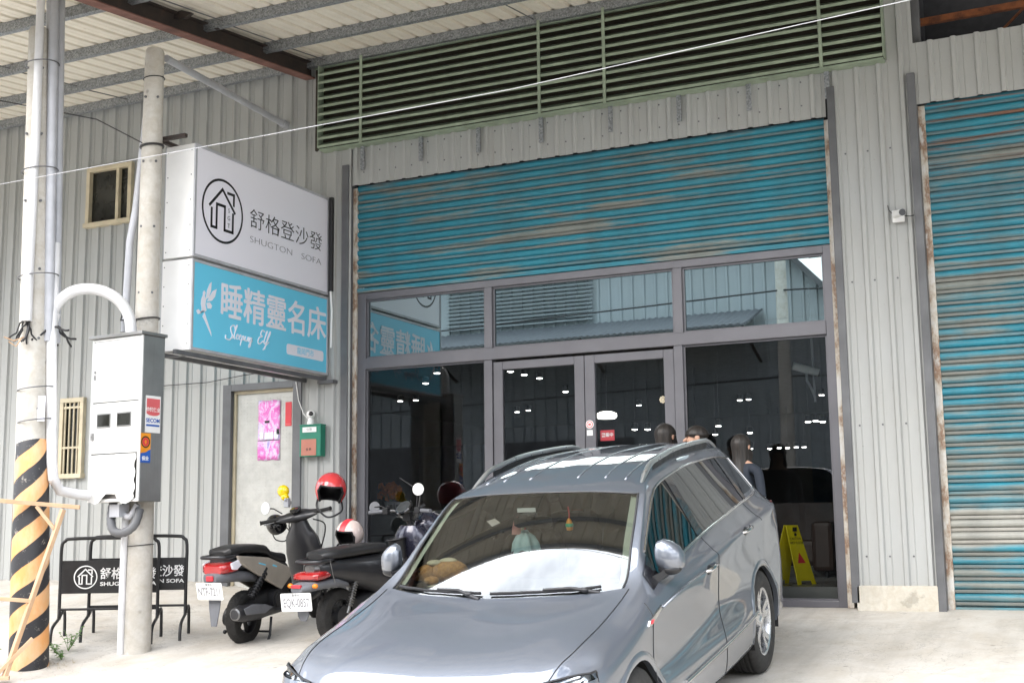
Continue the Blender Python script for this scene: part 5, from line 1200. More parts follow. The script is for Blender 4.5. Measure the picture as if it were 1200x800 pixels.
# ---- the bronze petrol scooter
def scooter_bronze():
    t = thing('scooter', 'bronze and black petrol scooter with long seat, a red helmet on its right grip', 'scooter', (.12, -2.06, ground_z(.14, -2.25)-.005), (R(5.5), 0, R(2)))
    t.scale = (1.03, 1.03, 1.07)
    wheel2(t, 0, .225, .115); wheel2(t, 1.27, .225, .10)
    m = MB(); m.loft([rr_sec(0, y, z, hw, hh, .6) for y, z, hw, hh in ((-.33, .790, .06, .018), (-.31, .80, .115, .035), (-.12, .805, .135, .042), (.08, .788, .14, .045), (.20, .765, .14, .048), (.27, .715, .138, .045), (.40, .680, .13, .048), (.54, .662, .10, .045), (.61, .640, .06, .03))]); m.build('seat', M_['vinyl'], t, smooth=55, local=True)
    m = MB(); m.loft([rr_sec(0, y, z, hw, hh, .7) for y, z, hw, hh in ((-.36, .715, .075, .035), (-.30, .71, .125, .055), (-.05, .69, .145, .075), (.25, .62, .15, .085), (.45, .56, .14, .10), (.56, .50, .12, .14), (.60, .42, .12, .11))]); m.build('tail_body', M_['sblack'], t, smooth=55, local=True)
    for sg in (1, -1):
        m = MB(); m.prism([(-.28, .770), (.18, .705), (.50, .59), (.53, .51), (.36, .41), (.14, .51), (-.24, .70)], lambda a, b, c_: (sg*(c_ + .006*math.sin(a*5)), a, b), .135, .163); m.build('side_panel', M_['sbrown'], t, bevel=.012, local=True)
        m = MB(); m.prism([(.02, .670), (.28, .600), (.30, .607), (.02, .68)], lambda a, b, c_: (sg*c_, a, b), .160, .1655); m.prism([(.22, .630), (.29, .610), (.30, .617), (.24, .640)], lambda a, b, c_: (sg*c_, a, b), .163, .1665); m.build('side_badge', M_['signb'], t, local=True)
    m = MB(); m.tube(arc([(.10, -.20, .765), (.13, -.36, .765), (.08, -.435, .77), (-.08, -.435, .77), (-.13, -.36, .765), (-.10, -.20, .765)]), .016, 8); m.build('grab_rail', M_['sblack'], t, smooth=50, local=True)
    m = MB(); m.loft([rr_sec(0, y, z, hw, hh, .5) for y, z, hw, hh in ((-.425, .665, .085, .035), (-.405, .675, .115, .045), (-.32, .68, .14, .05), (-.25, .68, .142, .045))]); tl = m.build('tail_light', M_['tail'], t, smooth=50, local=True)
    for sg in (1, -1):
        m = MB(); m.prism([(-.36, .715), (-.24, .735), (-.21, .69), (-.28, .655), (-.34, .665)], lambda a, b, c_: (sg*c_, a, b), .13, .152); m.build('indicator', M_['lilac'], t, bevel=.006, local=True)
    m = MB(); m.loft([rr_sec(0, y, z, hw, hh, .6) for y, z, hw, hh in ((-.46, .60, .06, .035), (-.42, .60, .10, .045), (-.25, .60, .12, .05), (-.05, .58, .12, .05), (.1, .55, .10, .04))]); m.build('rear_mudguard', M_['sgrey'], t, smooth=50, local=True)
    m = MB(); m.box(-.034, .034, -.475, -.455, .585, .625); m.build('reflector', M_['red'], t, bevel=.003, local=True)
    plate(t, -.475, .505, .262, 'NTF-7211', .18)
    m = MB(); m.prism([(-.065, .47), (.065, .47), (.055, .36), (.028, .215), (-.028, .215), (-.055, .36)], lambda a, b, c_: (a, -.40 + c_ - (.47-b)*.12, b), -.006, .006); m.build('mud_flap', M_['sgrey'], t, bevel=.004, local=True)
    m = MB(); m.loft([rr_sec(-.02, y, z, hw, hh, .6) for y, z, hw, hh in ((-.08, .26, .06, .07), (.1, .30, .12, .09), (.30, .33, .15, .12), (.46, .36, .13, .12), (.55, .38, .08, .08))])
    m.cyl((.10, .30, .33), (.175, .30, .33), .095, n=24); m.cyl((.175, .30, .33), (.185, .30, .33), .07, n=24); m.cyl((-.10, 0, .225), (-.16, 0, .24), .09)
    for k in range(7): m.box(.06, .165, .36+k*.016, .368+k*.016, .30, .44)
    m.build('engine', M_['black'], t, smooth=45, local=True)
    m = MB(); m.tube([(.155, -.10, .40), (.15, .14, .62)], .022, 10)
    for k in range(9): f = k/8; m.lathe([(.034, -.006), (.036, 0), (.034, .006)], (.155-.005*f, -.09+.20*f, .41+.17*f), (0, .73, .68), 12)
    m.build('shock_absorber', M_['black'], t, smooth=45, local=True)
    m = MB(); m.loft([rr_sec(.175, y, z, hw, hh, .8) for y, z, hw, hh in ((-.385, .305, .035, .035), (-.37, .305, .050, .052), (-.28, .30, .062, .070), (-.05, .285, .060, .068), (.12, .27, .045, .045), (.24, .25, .025, .025), (.42, .25, .02, .02))]); mu = m.build('muffler', M_['sblack'], t, smooth=50, local=True)
    m = MB(); m.prism([(-.33, .345), (-.20, .365), (.0, .335), (.10, .30), (-.02, .265), (-.30, .29)], lambda a, b, c_: (c_, a, b), .232, .242); m.build('heat_shield', M_['sgrey'], mu, bevel=.006, local=True)
    m = MB(); m.lathe([(.052, 0), (.044, .01), (.018, .012), (.018, .004), (.0, .004)], (.175, -.372, .305), (0, -1, 0), 20); m.build('end_cap', M_['alloy'], mu, smooth=40, local=True)
    m = MB(); m.tube([(.15, .20, .20), (.17, .14, .06), (.17, .10, .012)], .012, 8); m.tube([(-.15, .20, .20), (-.17, .14, .06), (-.17, .10, .012)], .012, 8); m.tube([(.165, .155, .085), (-.165, .155, .085)], .009, 8); m.tube([(-.15, .20, .18), (-.20, .02, .10)], .009, 8); m.sphere((-.205, .0, .10), .018); m.build('centre_stand', M_['black'], t, local=True)
    m = MB(); m.loft([rr_sec(0, y, z, hw, hh, .5) for y, z, hw, hh in ((.50, .34, .14, .06), (.62, .29, .17, .045), (.85, .28, .18, .045), (1.0, .31, .17, .06), (1.08, .40, .15, .07))]); m.build('footboard', M_['sblack'], t, smooth=50, local=True)
    m = MB(); m.loft([[Vector((a*w_, y+b*d_, z)) for a, b in ((-1, -.2), (-.7, -.8), (0, -1), (.7, -.8), (1, -.2), (.85, .6), (.4, 1), (-.4, 1), (-.85, .6))] for z, w_, y, d_ in ((.30, .15, 1.05, .05), (.45, .185, 1.06, .07), (.65, .20, 1.03, .09), (.80, .17, .99, .09), (.90, .10, .96, .07), (.97, .075, .94, .055))]); m.build('leg_shield', M_['sblack'], t, smooth=50, local=True)
    m = MB(); m.loft([rr_sec(0, y, z, hw, hh, .7) for y, z, hw, hh in ((1.05, .44, .06, .04), (1.2, .50, .075, .05), (1.4, .47, .075, .04), (1.5, .38, .06, .03))]); m.tube([(.07, 1.0, .80), (.07, 1.27, .225)], .02); m.tube([(-.07, 1.0, .80), (-.07, 1.27, .225)], .02); m.build('front_fork', M_['sblack'], t, smooth=50, local=True)
    # handlebar cowl, grips, clocks, levers, mirrors (steered a little to the left)
    H = Matrix.Translation((0, .93, .98)) @ Matrix.Rotation(R(16), 4, 'Z') @ Matrix.Rotation(R(-9), 4, 'Y')
    m = MB(); m.X = H; secs = []
    for x, dy, z, hh, hy in ((-.20, -.03, .02, .018, .020), (-.13, .0, .015, .032, .045), (-.06, .02, .015, .050, .085), (0, .025, .015, .058, .10), (.06, .02, .015, .050, .085), (.13, .0, .015, .032, .045), (.20, -.03, .02, .018, .020)):
        secs.append([Vector((x, dy+hy*math.cos(2*math.pi*i/16), z+hh*math.sin(2*math.pi*i/16)+.02*math.cos(2*math.pi*i/16))) for i in range(16)])
    m.loft(secs); hb = m.build('handlebar_cowl', M_['sblack'], t, smooth=60, local=True)
    m = MB(); m.X = H; m.lathe([(.0, .004), (.040, .003), (.046, .0), (.050, -.01)], (0, -.035, .075), (0, -.45, .9), 24); m.build('dial', M_['white'], hb, smooth=40, local=True)
    m = MB(); m.X = H; m.lathe([(.026, .005), (.030, .0055), (.034, .005)], (0, -.035, .075), (0, -.45, .9), 24); m.bar((0, -.037, .082), (.022, -.028, .089), .003, .002); m.build('dial_print', M_['red'], hb, local=True)
    m = MB(); m.X = H; m.lathe([(.050, -.012), (.056, .004), (.050, .006)], (0, -.035, .075), (0, -.45, .9), 24); m.build('dial_ring', M_['glossb'], hb, smooth=40, local=True)
    for sg in (1, -1):
        m = MB(); m.X = H; m.tube([(sg*.18, -.03, .02), (sg*.34, -.075, .022)], [.017, .017], 12); m.tube([(sg*.335, -.073, .022), (sg*.35, -.078, .022)], .020, 12); m.build('grip', M_['rubber'], hb, smooth=50, local=True)
        m = MB(); m.X = H; m.tube([(sg*.17, .02, .01), (sg*.26, .02, .0), (sg*.34, -.005, -.005)], .006, 6); m.build('brake_lever', M_['alloy'], hb, local=True)
    rear_mirror(t, (-.155, .90, 1.02), (-.315, .86, 1.075), .058, M_['white'], (-.2, -1, .1))
    m = MB(); m.tube(arc([(.12, 1.0, .96), (.20, 1.08, .90), (.16, 1.06, .70), (.08, 1.05, .60)]), .007, 6); m.build('cable', M_['black'], t, local=True); m = MB(); m.tube(arc([(-.12, 1.0, .96), (-.20, 1.08, .88), (-.10, 1.06, .66)]), .006, 6); m.build('cable', M_['black'], t, local=True)
    return t
S1 = scooter_bronze()
# ---- the black electric scooter
def scooter_electric():
    t = thing('scooter', 'matt black electric scooter with round display and bare bar, beside the grey car', 'scooter', (1.09, -2.0, ground_z(1.05, -2.2)-.005), (R(5.5), 0, R(-9)))
    t.scale = (1.05, 1.05, 1.07)
    wheel2(t, 0, .235, .115); wheel2(t, 1.30, .235, .10)
    m = MB(); m.loft([rr_sec(0, y, z, hw, hh, .55) for y, z, hw, hh in ((-.24, .745, .08, .02), (-.21, .75, .125, .038), (-.05, .752, .15, .045), (.20, .752, .155, .045), (.42, .748, .145, .045), (.55, .742, .11, .038), (.60, .735, .07, .02))]); m.build('seat', M_['vinyl'], t, smooth=55, local=True)
    m = MB(); m.loft([rr_sec(0, y, z, hw, hh, .6) for y, z, hw, hh in ((-.28, .655, .09, .04), (-.24, .65, .135, .06), (-.05, .62, .165, .095), (.25, .57, .175, .14), (.48, .53, .165, .18), (.58, .48, .14, .20), (.61, .42, .12, .14))]); m.build('tail_body', M_['sblack'], t, smooth=55, local=True)
    m = MB()
    for sg in (1, -1): m.tube([(sg*.140, -.215, .725), (sg*.150, -.20, .60), (sg*.145, -.17, .53)], .004, 6)
    m.build('panel_edge', M_['alloy'], t, local=True)
    m = MB(); m.tube(arc([(.115, -.16, .715), (.135, -.28, .715), (.09, -.345, .715), (-.09, -.345, .715), (-.135, -.28, .715), (-.115, -.16, .715)]), .016, 8); m.build('grab_rail', M_['sblack'], t, smooth=50, local=True)
    m = MB(); m.loft([rr_sec(0, y, .655, hw, .028, .7) for y, hw in ((-.31, .05), (-.28, .085), (-.2, .10))]); m.build('tail_cap', M_['alloy'], t, smooth=50, local=True)
    m = MB(); m.loft([rr_sec(0, y, z, hw, hh, .45) for y, z, hw, hh in ((-.375, .60, .10, .016), (-.36, .60, .135, .030), (-.29, .605, .145, .036), (-.20, .61, .13, .03))]); m.build('tail_light', M_['tail'], t, smooth=50, local=True)
    m = MB(); m.loft([rr_sec(0, y, z, hw, hh, .6) for y, z, hw, hh in ((-.475, .515, .06, .022), (-.43, .52, .10, .035), (-.30, .53, .13, .04), (-.12, .53, .14, .04), (.02, .50, .12, .03))]); m.build('rear_mudguard', M_['sgrey'], t, smooth=50, local=True)
    m = MB(); m.box(-.05, .05, -.485, -.462, .528, .552); m.build('reflector', M_['red'], t, bevel=.003, local=True)
    for sg in (1, -1): m = MB(); m.sphere((sg*.135, -.40, .535), .028, .02, .02); m.build('indicator', M_['amber'], t, smooth=180, local=True)
    plate(t, -.485, .42, .27, 'EQK-0857', .10, .30)
    m = MB(); m.prism([(-.06, .355), (.06, .355), (.058, .30), (.03, .262), (-.03, .262), (-.058, .30)], lambda a, b, c_: (a, -.41+c_, b), -.006, .006); m.build('mud_flap', M_['sgrey'], t, bevel=.004, local=True)
    m = MB(); m.loft([rr_sec(-.05, y, z, hw, hh, .6) for y, z, hw, hh in ((-.06, .24, .05, .06), (.15, .28, .09, .08), (.35, .31, .13, .10), (.5, .33, .10, .09))]); m.cyl((-.07, 0, .235), (.07, 0, .235), .085); m.build('swing_arm', M_['black'], t, smooth=45, local=True)
    for sg in (1, -1):
        m = MB(); m.tube([(sg*.125, -.02, .27), (sg*.13, .12, .56)], .014, 10)
        for k in range(10): f = k/9; m.lathe([(.024, -.006), (.030, 0), (.024, .006)], (sg*(.126+.003*f), .01+.085*f, .33+.175*f), (0, .43, .9), 12)
        m.build('shock_absorber', M_['alloy'], t, smooth=45, local=True)
    m = MB(); m.loft([rr_sec(0, y, z, hw, hh, .5) for y, z, hw, hh in ((.52, .32, .15, .07), (.66, .28, .18, .05), (.9, .28, .18, .05), (1.05, .33, .16, .07))]); m.build('footboard', M_['sblack'], t, smooth=50, local=True)
    m = MB(); m.loft([[Vector((a*w_, y+b*d_, z)) for a, b in ((-1, -.2), (-.7, -.8), (0, -1), (.7, -.8), (1, -.2), (.85, .6), (.4, 1), (-.4, 1), (-.85, .6))] for z, w_, y, d_ in ((.30, .14, 1.08, .05), (.48, .19, 1.10, .09), (.66, .20, 1.08, .13), (.80, .175, 1.06, .14), (.88, .12, 1.06, .10))]); m.build('leg_shield', M_['snavy'], t, smooth=50, local=True)
    m = MB(); m.sphere((.06, 1.22, .86), .15, .16, .125); m.build('headlamp_pod', M_['snavy'], t, smooth=180, local=True)
    m = MB(); m.lathe([(.065, 0), (.078, .17), (.085, .175), (.080, .18), (.07, .17), (.058, .02)], (-.06, .92, .60), (0, -.15, 1), 22); m.tube(wire_ring(-.06, .895, .775, .088), .007, 6); m.build('cup_holder', M_['black'], t, smooth=45, local=True)
    m = MB(); m.tube([(.07, 1.08, .80), (.07, 1.30, .235)], .02); m.tube([(-.07, 1.08, .80), (-.07, 1.30, .235)], .02); m.loft([rr_sec(0, y, z, hw, hh, .7) for y, z, hw, hh in ((1.1, .46, .06, .03), (1.28, .51, .07, .04), (1.46, .45, .06, .03))]); m.tube([(0, 1.05, .80), (0, 1.0, .98)], .03); m.build('front_fork', M_['sblack'], t, smooth=50, local=True)
    H = Matrix.Translation((0, .98, .97)) @ Matrix.Rotation(R(2), 4, 'Z')
    m = MB(); m.X = H; m.tube(arc([(-.33, -.10, .04), (-.20, -.06, .045), (-.12, .0, .04), (-.07, .03, -.02), (.07, .03, -.02), (.12, .0, .04), (.20, -.06, .045), (.33, -.10, .04)]), .013, 10); hb = m.build('handlebar', M_['alloy'], t, smooth=50, local=True)
    m = MB(); m.X = H; m.box(-.04, .04, -.01, .05, -.05, .03); m.build('bar_clamp', M_['black'], hb, bevel=.005, local=True)
    for sg in (1, -1): m = MB(); m.X = H; m.box(sg*.15, sg*.205, -.085, -.03, .02, .075); m.cyl((sg*.18, -.03, .07), (sg*.20, .01, .085), .02); m.build('switch_block', M_['black'], hb, bevel=.005, local=True)
    for sg in (1, -1):
        m = MB(); m.X = H; m.tube([(sg*.215, -.064, .045), (sg*.345, -.104, .04)], .018, 12); m.build('grip', M_['sgrey'], hb, smooth=50, local=True)
        m = MB(); m.X = H; m.tube([(sg*.17, .01, .05), (sg*.26, .01, .03), (sg*.34, -.03, .03)], .006, 6); m.build('brake_lever', M_['alloy'], hb, local=True)
    m = MB(); m.X = H; m.lathe([(.05, -.035), (.082, -.02), (.086, .0), (.078, .008), (.066, .006), (.0, .005)], (-.005, -.03, .075), (-.08, -.62, .78), 28); dp = m.build('display', M_['glossb'], hb, smooth=40, local=True)
    m = MB(); m.X = H; m.lathe([(.060, .0085), (.066, .0095), (.070, .0085)], (-.005, -.03, .075), (-.08, -.62, .78), 28); m.build('display_ring', M_['alloy'], dp, smooth=40, local=True)
    rear_mirror(t, (-.16, .92, 1.03), (-.30, .90, 1.055), .052, M_['sgrey'], (.35, -1, .25))
    rear_mirror(t, (.17, .92, 1.04), (.215, .90, 1.20), .054, M_['white'], (.30, -1, .10))
    m = MB(); m.tube(arc([(.10, 1.02, 1.0), (.06, 1.12, 1.16), (-.03, 1.12, 1.22), (-.12, 1.06, 1.30)]), .006, 6); m.build('cable', M_['black'], t, local=True); m = MB(); m.tube(arc([(.16, 1.0, 1.02), (.02, 1.10, .98), (-.08, 1.08, .84)]), .006, 6); m.build('cable', M_['black'], t, local=True); m = MB(); m.tube(arc([(-.16, 1.0, 1.0), (-.05, 1.08, .96), (.06, 1.08, .82)]), .006, 6); m.build('cable', M_['black'], t, local=True)
    return t
S2 = scooter_electric()
# ---- helmets and the little things hung on the bronze scooter
def helmet(label, loc, rot, mat, stripe=None, s=1.0, visor=False):
    t = thing('helmet', label, 'helmet', loc, rot)
    N, K = 32, 16; sh = MB(); inn = MB(); st = MB(); rim = []
    def pt(az_, el_, k=1.0): return Vector((.125*s*k*math.cos(el_)*math.sin(az_), -.145*s*k*math.cos(el_)*math.cos(az_), .135*s*k*math.sin(el_)))
    def low(az_):
        f = abs((az_+math.pi) % (2*math.pi) - math.pi)     # 0 at the face
        u_ = min(1, max(0, (f-R(48))/R(22))); u_ = u_*u_*(3-2*u_); return R(18)*(1-u_) + R(-48)*u_
    P = []; Q = []
    for i in range(N+1):
        a = 2*math.pi*i/N; l = low(a); P.append([pt(a, l+(R(90)-l)*j/K) for j in range(K+1)]); Q.append([pt(a, l+(R(90)-l)*j/K, .86) for j in range(K+1)]); rim.append(pt(a, l, .94))
    sh.grid(P); sh.build('shell', mat, t, smooth=180, local=True, weld=True)
    inn.grid(Q); inn.grid([[p[0] for p in P], [q[0] for q in Q]]); inn.build('lining', M_['black'], t, smooth=60, local=True)
    r_ = MB(); r_.tube(rim, .010*s, 8); r_.build('edge_trim', M_['black'], t, smooth=60, local=True)
    if stripe:
        st.grid([[pt(a, R(22)+R(140)*j/20, 1.012) if True else 0 for j in range(21)] for a in (-.22, .0, .22)]); 
        st = MB(); st.grid([[Vector((x*s, -.147*s*math.cos(R(20)+R(140)*j/20)*1.01, .137*s*math.sin(R(20)+R(140)*j/20)*math.sqrt(max(.01, 1-(x/.125)**2))*1.01)) for j in range(21)] for x in (-.030, -.01, .01, .030)]); st.build('stripe', stripe, t, smooth=180, local=True)
    if visor:
        v_ = MB(); v_.grid([[pt(a, e, 1.06) for e in (R(25), R(8), R(-8), R(-20))] for a in [R(-58)+R(116)*i/12 for i in range(13)]]); v_.build('visor', M_['glossb'], t, smooth=180, local=True)
    sp = MB(); sp.tube(arc([pt(R(80), R(-40)), Vector((.10*s, -.09*s, -.15*s)), Vector((.0, -.12*s, -.20*s)), Vector((-.09*s, -.09*s, -.14*s)), pt(R(-80), R(-40))]), .008*s, 6); sp.build('chin_strap', M_['black'], t, smooth=60, local=True)
    return t
helmet('red open-face helmet hung upright on the right grip of the bronze scooter', (.46, -1.20, 1.13), (R(12), R(6), R(34)), M_['helmr'], None, 1.22)
helmet('cream helmet with a red stripe resting on the black electric scooter seat', (.93, -1.60, .70), (R(8), R(6), R(0)), M_['helmw'], M_['red'], 1.0)
helmet('small black helmet with glossy visor dangling from the left grip of the bronze scooter', (-.20, -1.16, .80), (R(35), R(-30), R(40)), M_['glossb'], None, .78, True)
t = thing('scooter_toy', 'bright yellow round plastic toy clipped by the left mirror of the bronze scooter', 'toy', (-.10, -1.10, .98))
m = MB(); m.sphere((-.165, -1.10, 1.13), .066, .045, .062); m.sphere((-.13, -1.12, 1.07), .045, .035, .035); m.build('body', M_['yel2'], t, smooth=180)
m = MB(); m.box(-.135, -.08, -1.135, -1.09, .97, 1.06); m.sphere((-.105, -1.14, 1.045), .016); m.build('clip', M_['pvc'], t, bevel=.006)
# things in the car, seen through the windscreen
def carW(x, y, z): return CAR_M @ Vector((x, y, z))
CAR_M = RM[CAR.name]
t = thing('plush_dog', 'brown plush dog lying on the car dashboard behind the windscreen', 'plush toy', tuple(carW(-.42, .74, 1.04)))
n = NT('brown_plush'); a = n.noise(40, 5, .7); n.set(color=n.ramp(a, [(.3, (.24, .10, .025)), (.7, (.50, .25, .07))]), rough=.95); n.bump(a, .8, .01); PLUSH = n.m
m = MB(); m.X = CAR_M; m.sphere((-0.495, 0.730, 1.087), .125, .08, .07); m.sphere((-0.625, 0.690, 1.082), .065, .055, .052); m.sphere((-0.680, 0.670, 1.067), .036, .030, .028); m.sphere((-0.395, 0.680, 1.052), .05, .035, .03); m.sphere((-0.575, 0.650, 1.047), .05, .03, .025)
m.build('body', PLUSH, t, smooth=180)
m = MB(); m.X = CAR_M; m.sphere((-0.575, 0.710, 1.140), .055, .035, .020); m.sphere((-0.495, 0.730, 1.150), .06, .035, .018); m.build('cap', M_['cream'], t, smooth=180)
m = MB(); m.X = CAR_M; m.sphere((-0.713, 0.662, 1.072), .010); m.sphere((-0.650, 0.645, 1.100), .007); m.build('nose', M_['ink'], t, smooth=180)
t = thing('paper_note', 'small pale printed note lying on the dashboard in front of the plush dog', 'note', tuple(carW(-.50, .60, 1.025)))
m = MB(); m.X = CAR_M; m.grid([[(-.575+.14*i/4, .575+.07*j, 1.021+.003*math.sin(i)) for j in range(2)] for i in range(5)]); o = m.build('sheet', M_['cream'], t); d = o.modifiers.new('t', 'SOLIDIFY'); d.thickness = .001
def charm(label, x, y, z, top, parts):
    t = thing('hanging_charm', label, 'charm', tuple(carW(x, y, z)), group='charms hung behind the windscreen')
    m = MB(); m.X = CAR_M; m.tube([(x, y, top), (x+.004, y, (z+top)/2), (x, y, z)], .004, 6); m.build('cord', M_['red'], t)
    for nm, mat, fn in parts:
        m = MB(); m.X = CAR_M; fn(m); m.build(nm, mat, t, smooth=50)
M_['pblue'] = plain('pale_blue_cloth', (.34, .48, .50), .85, 0, .12, 20); M_['ppink'] = plain('dusty_pink_cloth', (.50, .24, .22), .85, 0, .12, 20)
def skirt(m, x, y, z):
    P = []
    for i in range(37):
        a = 2*math.pi*i/36; f = 1 + .16*math.cos(a*6)
        P.append([Vector((x+r_*f*math.cos(a), y+r_*.8*f*math.sin(a), z+h - (.012*math.cos(a*6) if k == 3 else 0))) for k, (r_, h) in enumerate(((.022, .085), (.055, .06), (.078, .015), (.088, -.03)))])
    m.grid(P); m.sphere((x, y, z+.085), .026, .024, .012)
charm('pale blue skirt-shaped cloth charm hanging from the car mirror, largest of the three', -.085, .98, 1.205, 1.345, [('skirt', M_['pblue'], lambda m: skirt(m, -.085, .98, 1.195))])
charm('dusty pink cloth charm hanging left of the pale blue one in the windscreen', -.13, .985, 1.31, 1.37, [('cloth', M_['ppink'], lambda m: m.loft([[Vector((-.135+a*w_, .985+b*.018, z)) for a, b in ((-1, -1), (1, -1), (1, 1), (-1, 1))] for z, w_ in ((1.265, .034), (1.31, .026), (1.355, .010))])), ('bell', M_['cream'], lambda m: m.sphere((-.105, .985, 1.285), .018, .018, .026))])
charm('tiny orange amulet charm hanging alone, right of the two cloth charms', .21, .98, 1.33, 1.425, [('amulet', M_['orange'], lambda m: m.lathe([(.0, -.036), (.018, -.030), (.023, 0), (.014, .028), (.006, .04)], (.21, .98, 1.315), (0, 0, 1), 14)), ('amulet_band', M_['teal'], lambda m: m.lathe([(.0225, -.010), (.0245, 0), (.0225, .010)], (.21, .98, 1.315), (0, 0, 1), 14))])
# ------------------------------------------------------------------ people inside the shop
def outfit(name, shirt, legs, z0):
    """cloth regions of one continuous body: skin at head and hands, shirt, trousers (metres above the floor)"""
    n = NT(name); sx = n.n.new('ShaderNodeSeparateXYZ'); n.link(n.tc.outputs['Object'], sx.inputs[0])
    fold = n.noise(7, 5, .6); z = sx.outputs['Z']
    m1 = n.n.new('ShaderNodeMath'); m1.operation = 'GREATER_THAN'; m1.inputs[1].default_value = z0*.845; n.link(z, m1.inputs[0])
    m2 = n.n.new('ShaderNodeMath'); m2.operation = 'GREATER_THAN'; m2.inputs[1].default_value = z0*.56; n.link(z, m2.inputs[0])
    n.set(color=n.mix(m1.outputs[0], n.mix(m2.outputs[0], legs, shirt), (.52, .31, .22)), rough=.8); n.bump(fold, .5, .02); return n.m
def person(label, x, y, face, H, shirt, legs, hair, badge=False):
    zf = ground_z(x, y); t = thing('person', label, 'person', (x, y, zf), (0, 0, face))     # local -y is where the face looks
    k = H/1.70
    J = {'pel': (0, 0, .93, .125, .095), 'wst': (0, 0, 1.08, .115, .085), 'chs': (0, .01, 1.27, .145, .10), 'nck0': (0, .01, 1.42, .075, .065), 'nck': (0, .0, 1.485, .052, .054), 'jaw': (0, -.022, 1.545, .058, .070), 'hd': (0, -.005, 1.615, .074, .090), 'top': (0, .004, 1.675, .045, .055)}
    E_ = [('pel', 'wst'), ('wst', 'chs'), ('chs', 'nck0'), ('nck0', 'nck'), ('nck', 'jaw'), ('jaw', 'hd'), ('hd', 'top')]
    for s, sg in (('l', -1), ('r', 1)):
        J.update({s+'hip': (sg*.085, 0, .86, .088, .088), s+'kn': (sg*.095, -.01, .48, .055, .055), s+'an': (sg*.10, .015, .08, .036, .038), s+'to': (sg*.11, -.13, .03, .035, .025), s+'sh': (sg*.175, .01, 1.37, .052, .052), s+'el': (sg*.225, .03, 1.09, .038, .038), s+'wr': (sg*.225, -.03, .85, .026, .028), s+'ha': (sg*.222, -.05, .77, .030, .018)})
        E_ += [('pel', s+'hip'), (s+'hip', s+'kn'), (s+'kn', s+'an'), (s+'an', s+'to'), ('nck0', s+'sh'), (s+'sh', s+'el'), (s+'el', s+'wr'), (s+'wr', s+'ha')]
        for q in range(4):
            J[s+'f%d' % q] = (sg*(.214+.004*q), -.075+.018*q, .685+.004*abs(q-1), .0085, .0085); E_.append((s+'ha', s+'f%d' % q))
        J[s+'th'] = (sg*.205, -.085, .755, .009, .009); E_.append((s+'wr', s+'th'))
    names = list(J); me = bpy.data.meshes.new('body'); me.from_pydata([tuple(c_*k for c_ in J[q][:3]) for q in names], [(names.index(a), names.index(b)) for a, b in E_], [])
    o = bpy.data.objects.new('body', me); COL.objects.link(o); o.parent = t
    sk = o.modifiers.new('skin', 'SKIN'); me.skin_vertices or None
    for i, q in enumerate(names): me.skin_vertices[0].data[i].radius = (J[q][3]*k, J[q][4]*k); me.skin_vertices[0].data[i].use_root = (q == 'pel')
    d = o.modifiers.new('sub', 'SUBSURF'); d.levels = 2; d.render_levels = 2; sk.use_smooth_shade = True
    me.materials.append(outfit('outfit', shirt, legs, H))
    f = MB(); f.X = Matrix.Scale(k, 4)
    f.loft([rr_sec(0, y_, z_, a, b, 1) for y_, z_, a, b in ((-.085, 1.595, .010, .022), (-.105, 1.585, .013, .014), (-.118, 1.580, .010, .010))])
    for sg in (1, -1): f.sphere((sg*.078, .0, 1.60), .012, .022, .032)
    f.build('face_relief', M_['skin'], t, smooth=180, local=True)
    f = MB(); f.X = Matrix.Scale(k, 4)
    for sg in (1, -1): f.sphere((sg*.030, -.088, 1.618), .012, .008, .006); f.box(sg*.018, sg*.044, -.094, -.084, 1.638, 1.644)
    f.build('eye', M_['ink'], t, local=True)
    f = MB(); f.X = Matrix.Scale(k, 4); f.sphere((0, -.088, 1.545), .024, .008, .006); f.build('mouth', M_['ppink'], t, smooth=180, local=True)
    h = MB(); h.X = Matrix.Scale(k, 4); P = []; rh = random.Random(int(x*100))
    for i in range(49):
        a = 2*math.pi*i/48; back = (1+math.cos(a))/2; lo_ = (1.625 - .075*back) if hair == 'short' else (1.63 - .33*min(1, back*1.6)); row = []
        for j in range(19):
            e = j/18
            if e >= .5: ph = math.pi/2*(e-.5)*2; z_ = 1.622 + .098*math.sin(ph); r_ = math.cos(ph)
            else: z_ = lo_ + (1.622-lo_)*e*2; q = 1-e*2; r_ = 1 - .16*math.sin(math.pi*min(1, q*1.1))*(1 if hair == 'long' else .6) + (.12*q*q if hair == 'long' else -.1*q)
            st_ = 1 + .035*math.sin(a*11+1)*(1-e*.6) + rh.uniform(-.012, .012)
            row.append(Vector((math.sin(a)*.090*r_*st_, .008 + math.cos(a)*.108*r_*st_, z_)))
        P.append(row)
    h.grid(P); h.build('hair', M_['hair'], t, smooth=180, local=True)
    if badge:
        b = MB(); b.X = Matrix.Scale(k, 4); b.prism([(-.05, 1.28), (.05, 1.28), (.05, 1.34), (-.05, 1.34)], lambda a, c_, d_: (.165+d_, a, c_), -.02, .012); b.build('shirt_print', M_['teal'], t, local=True)
    return t
person('person with long straight black hair standing between the car and the glass doors', 3.66, -.60, R(160), 1.71, (.10, .10, .11), (.03, .03, .04), 'long')
person('person with short black hair turned sideways behind the car roof', 3.95, -.62, R(-65), 1.68, (.22, .22, .23), (.03, .03, .05), 'short')
person('person in dark navy top with green print and long hair, rearmost behind the car', 4.36, -.62, R(165), 1.585, (.016, .022, .034), (.015, .015, .02), 'long', True)
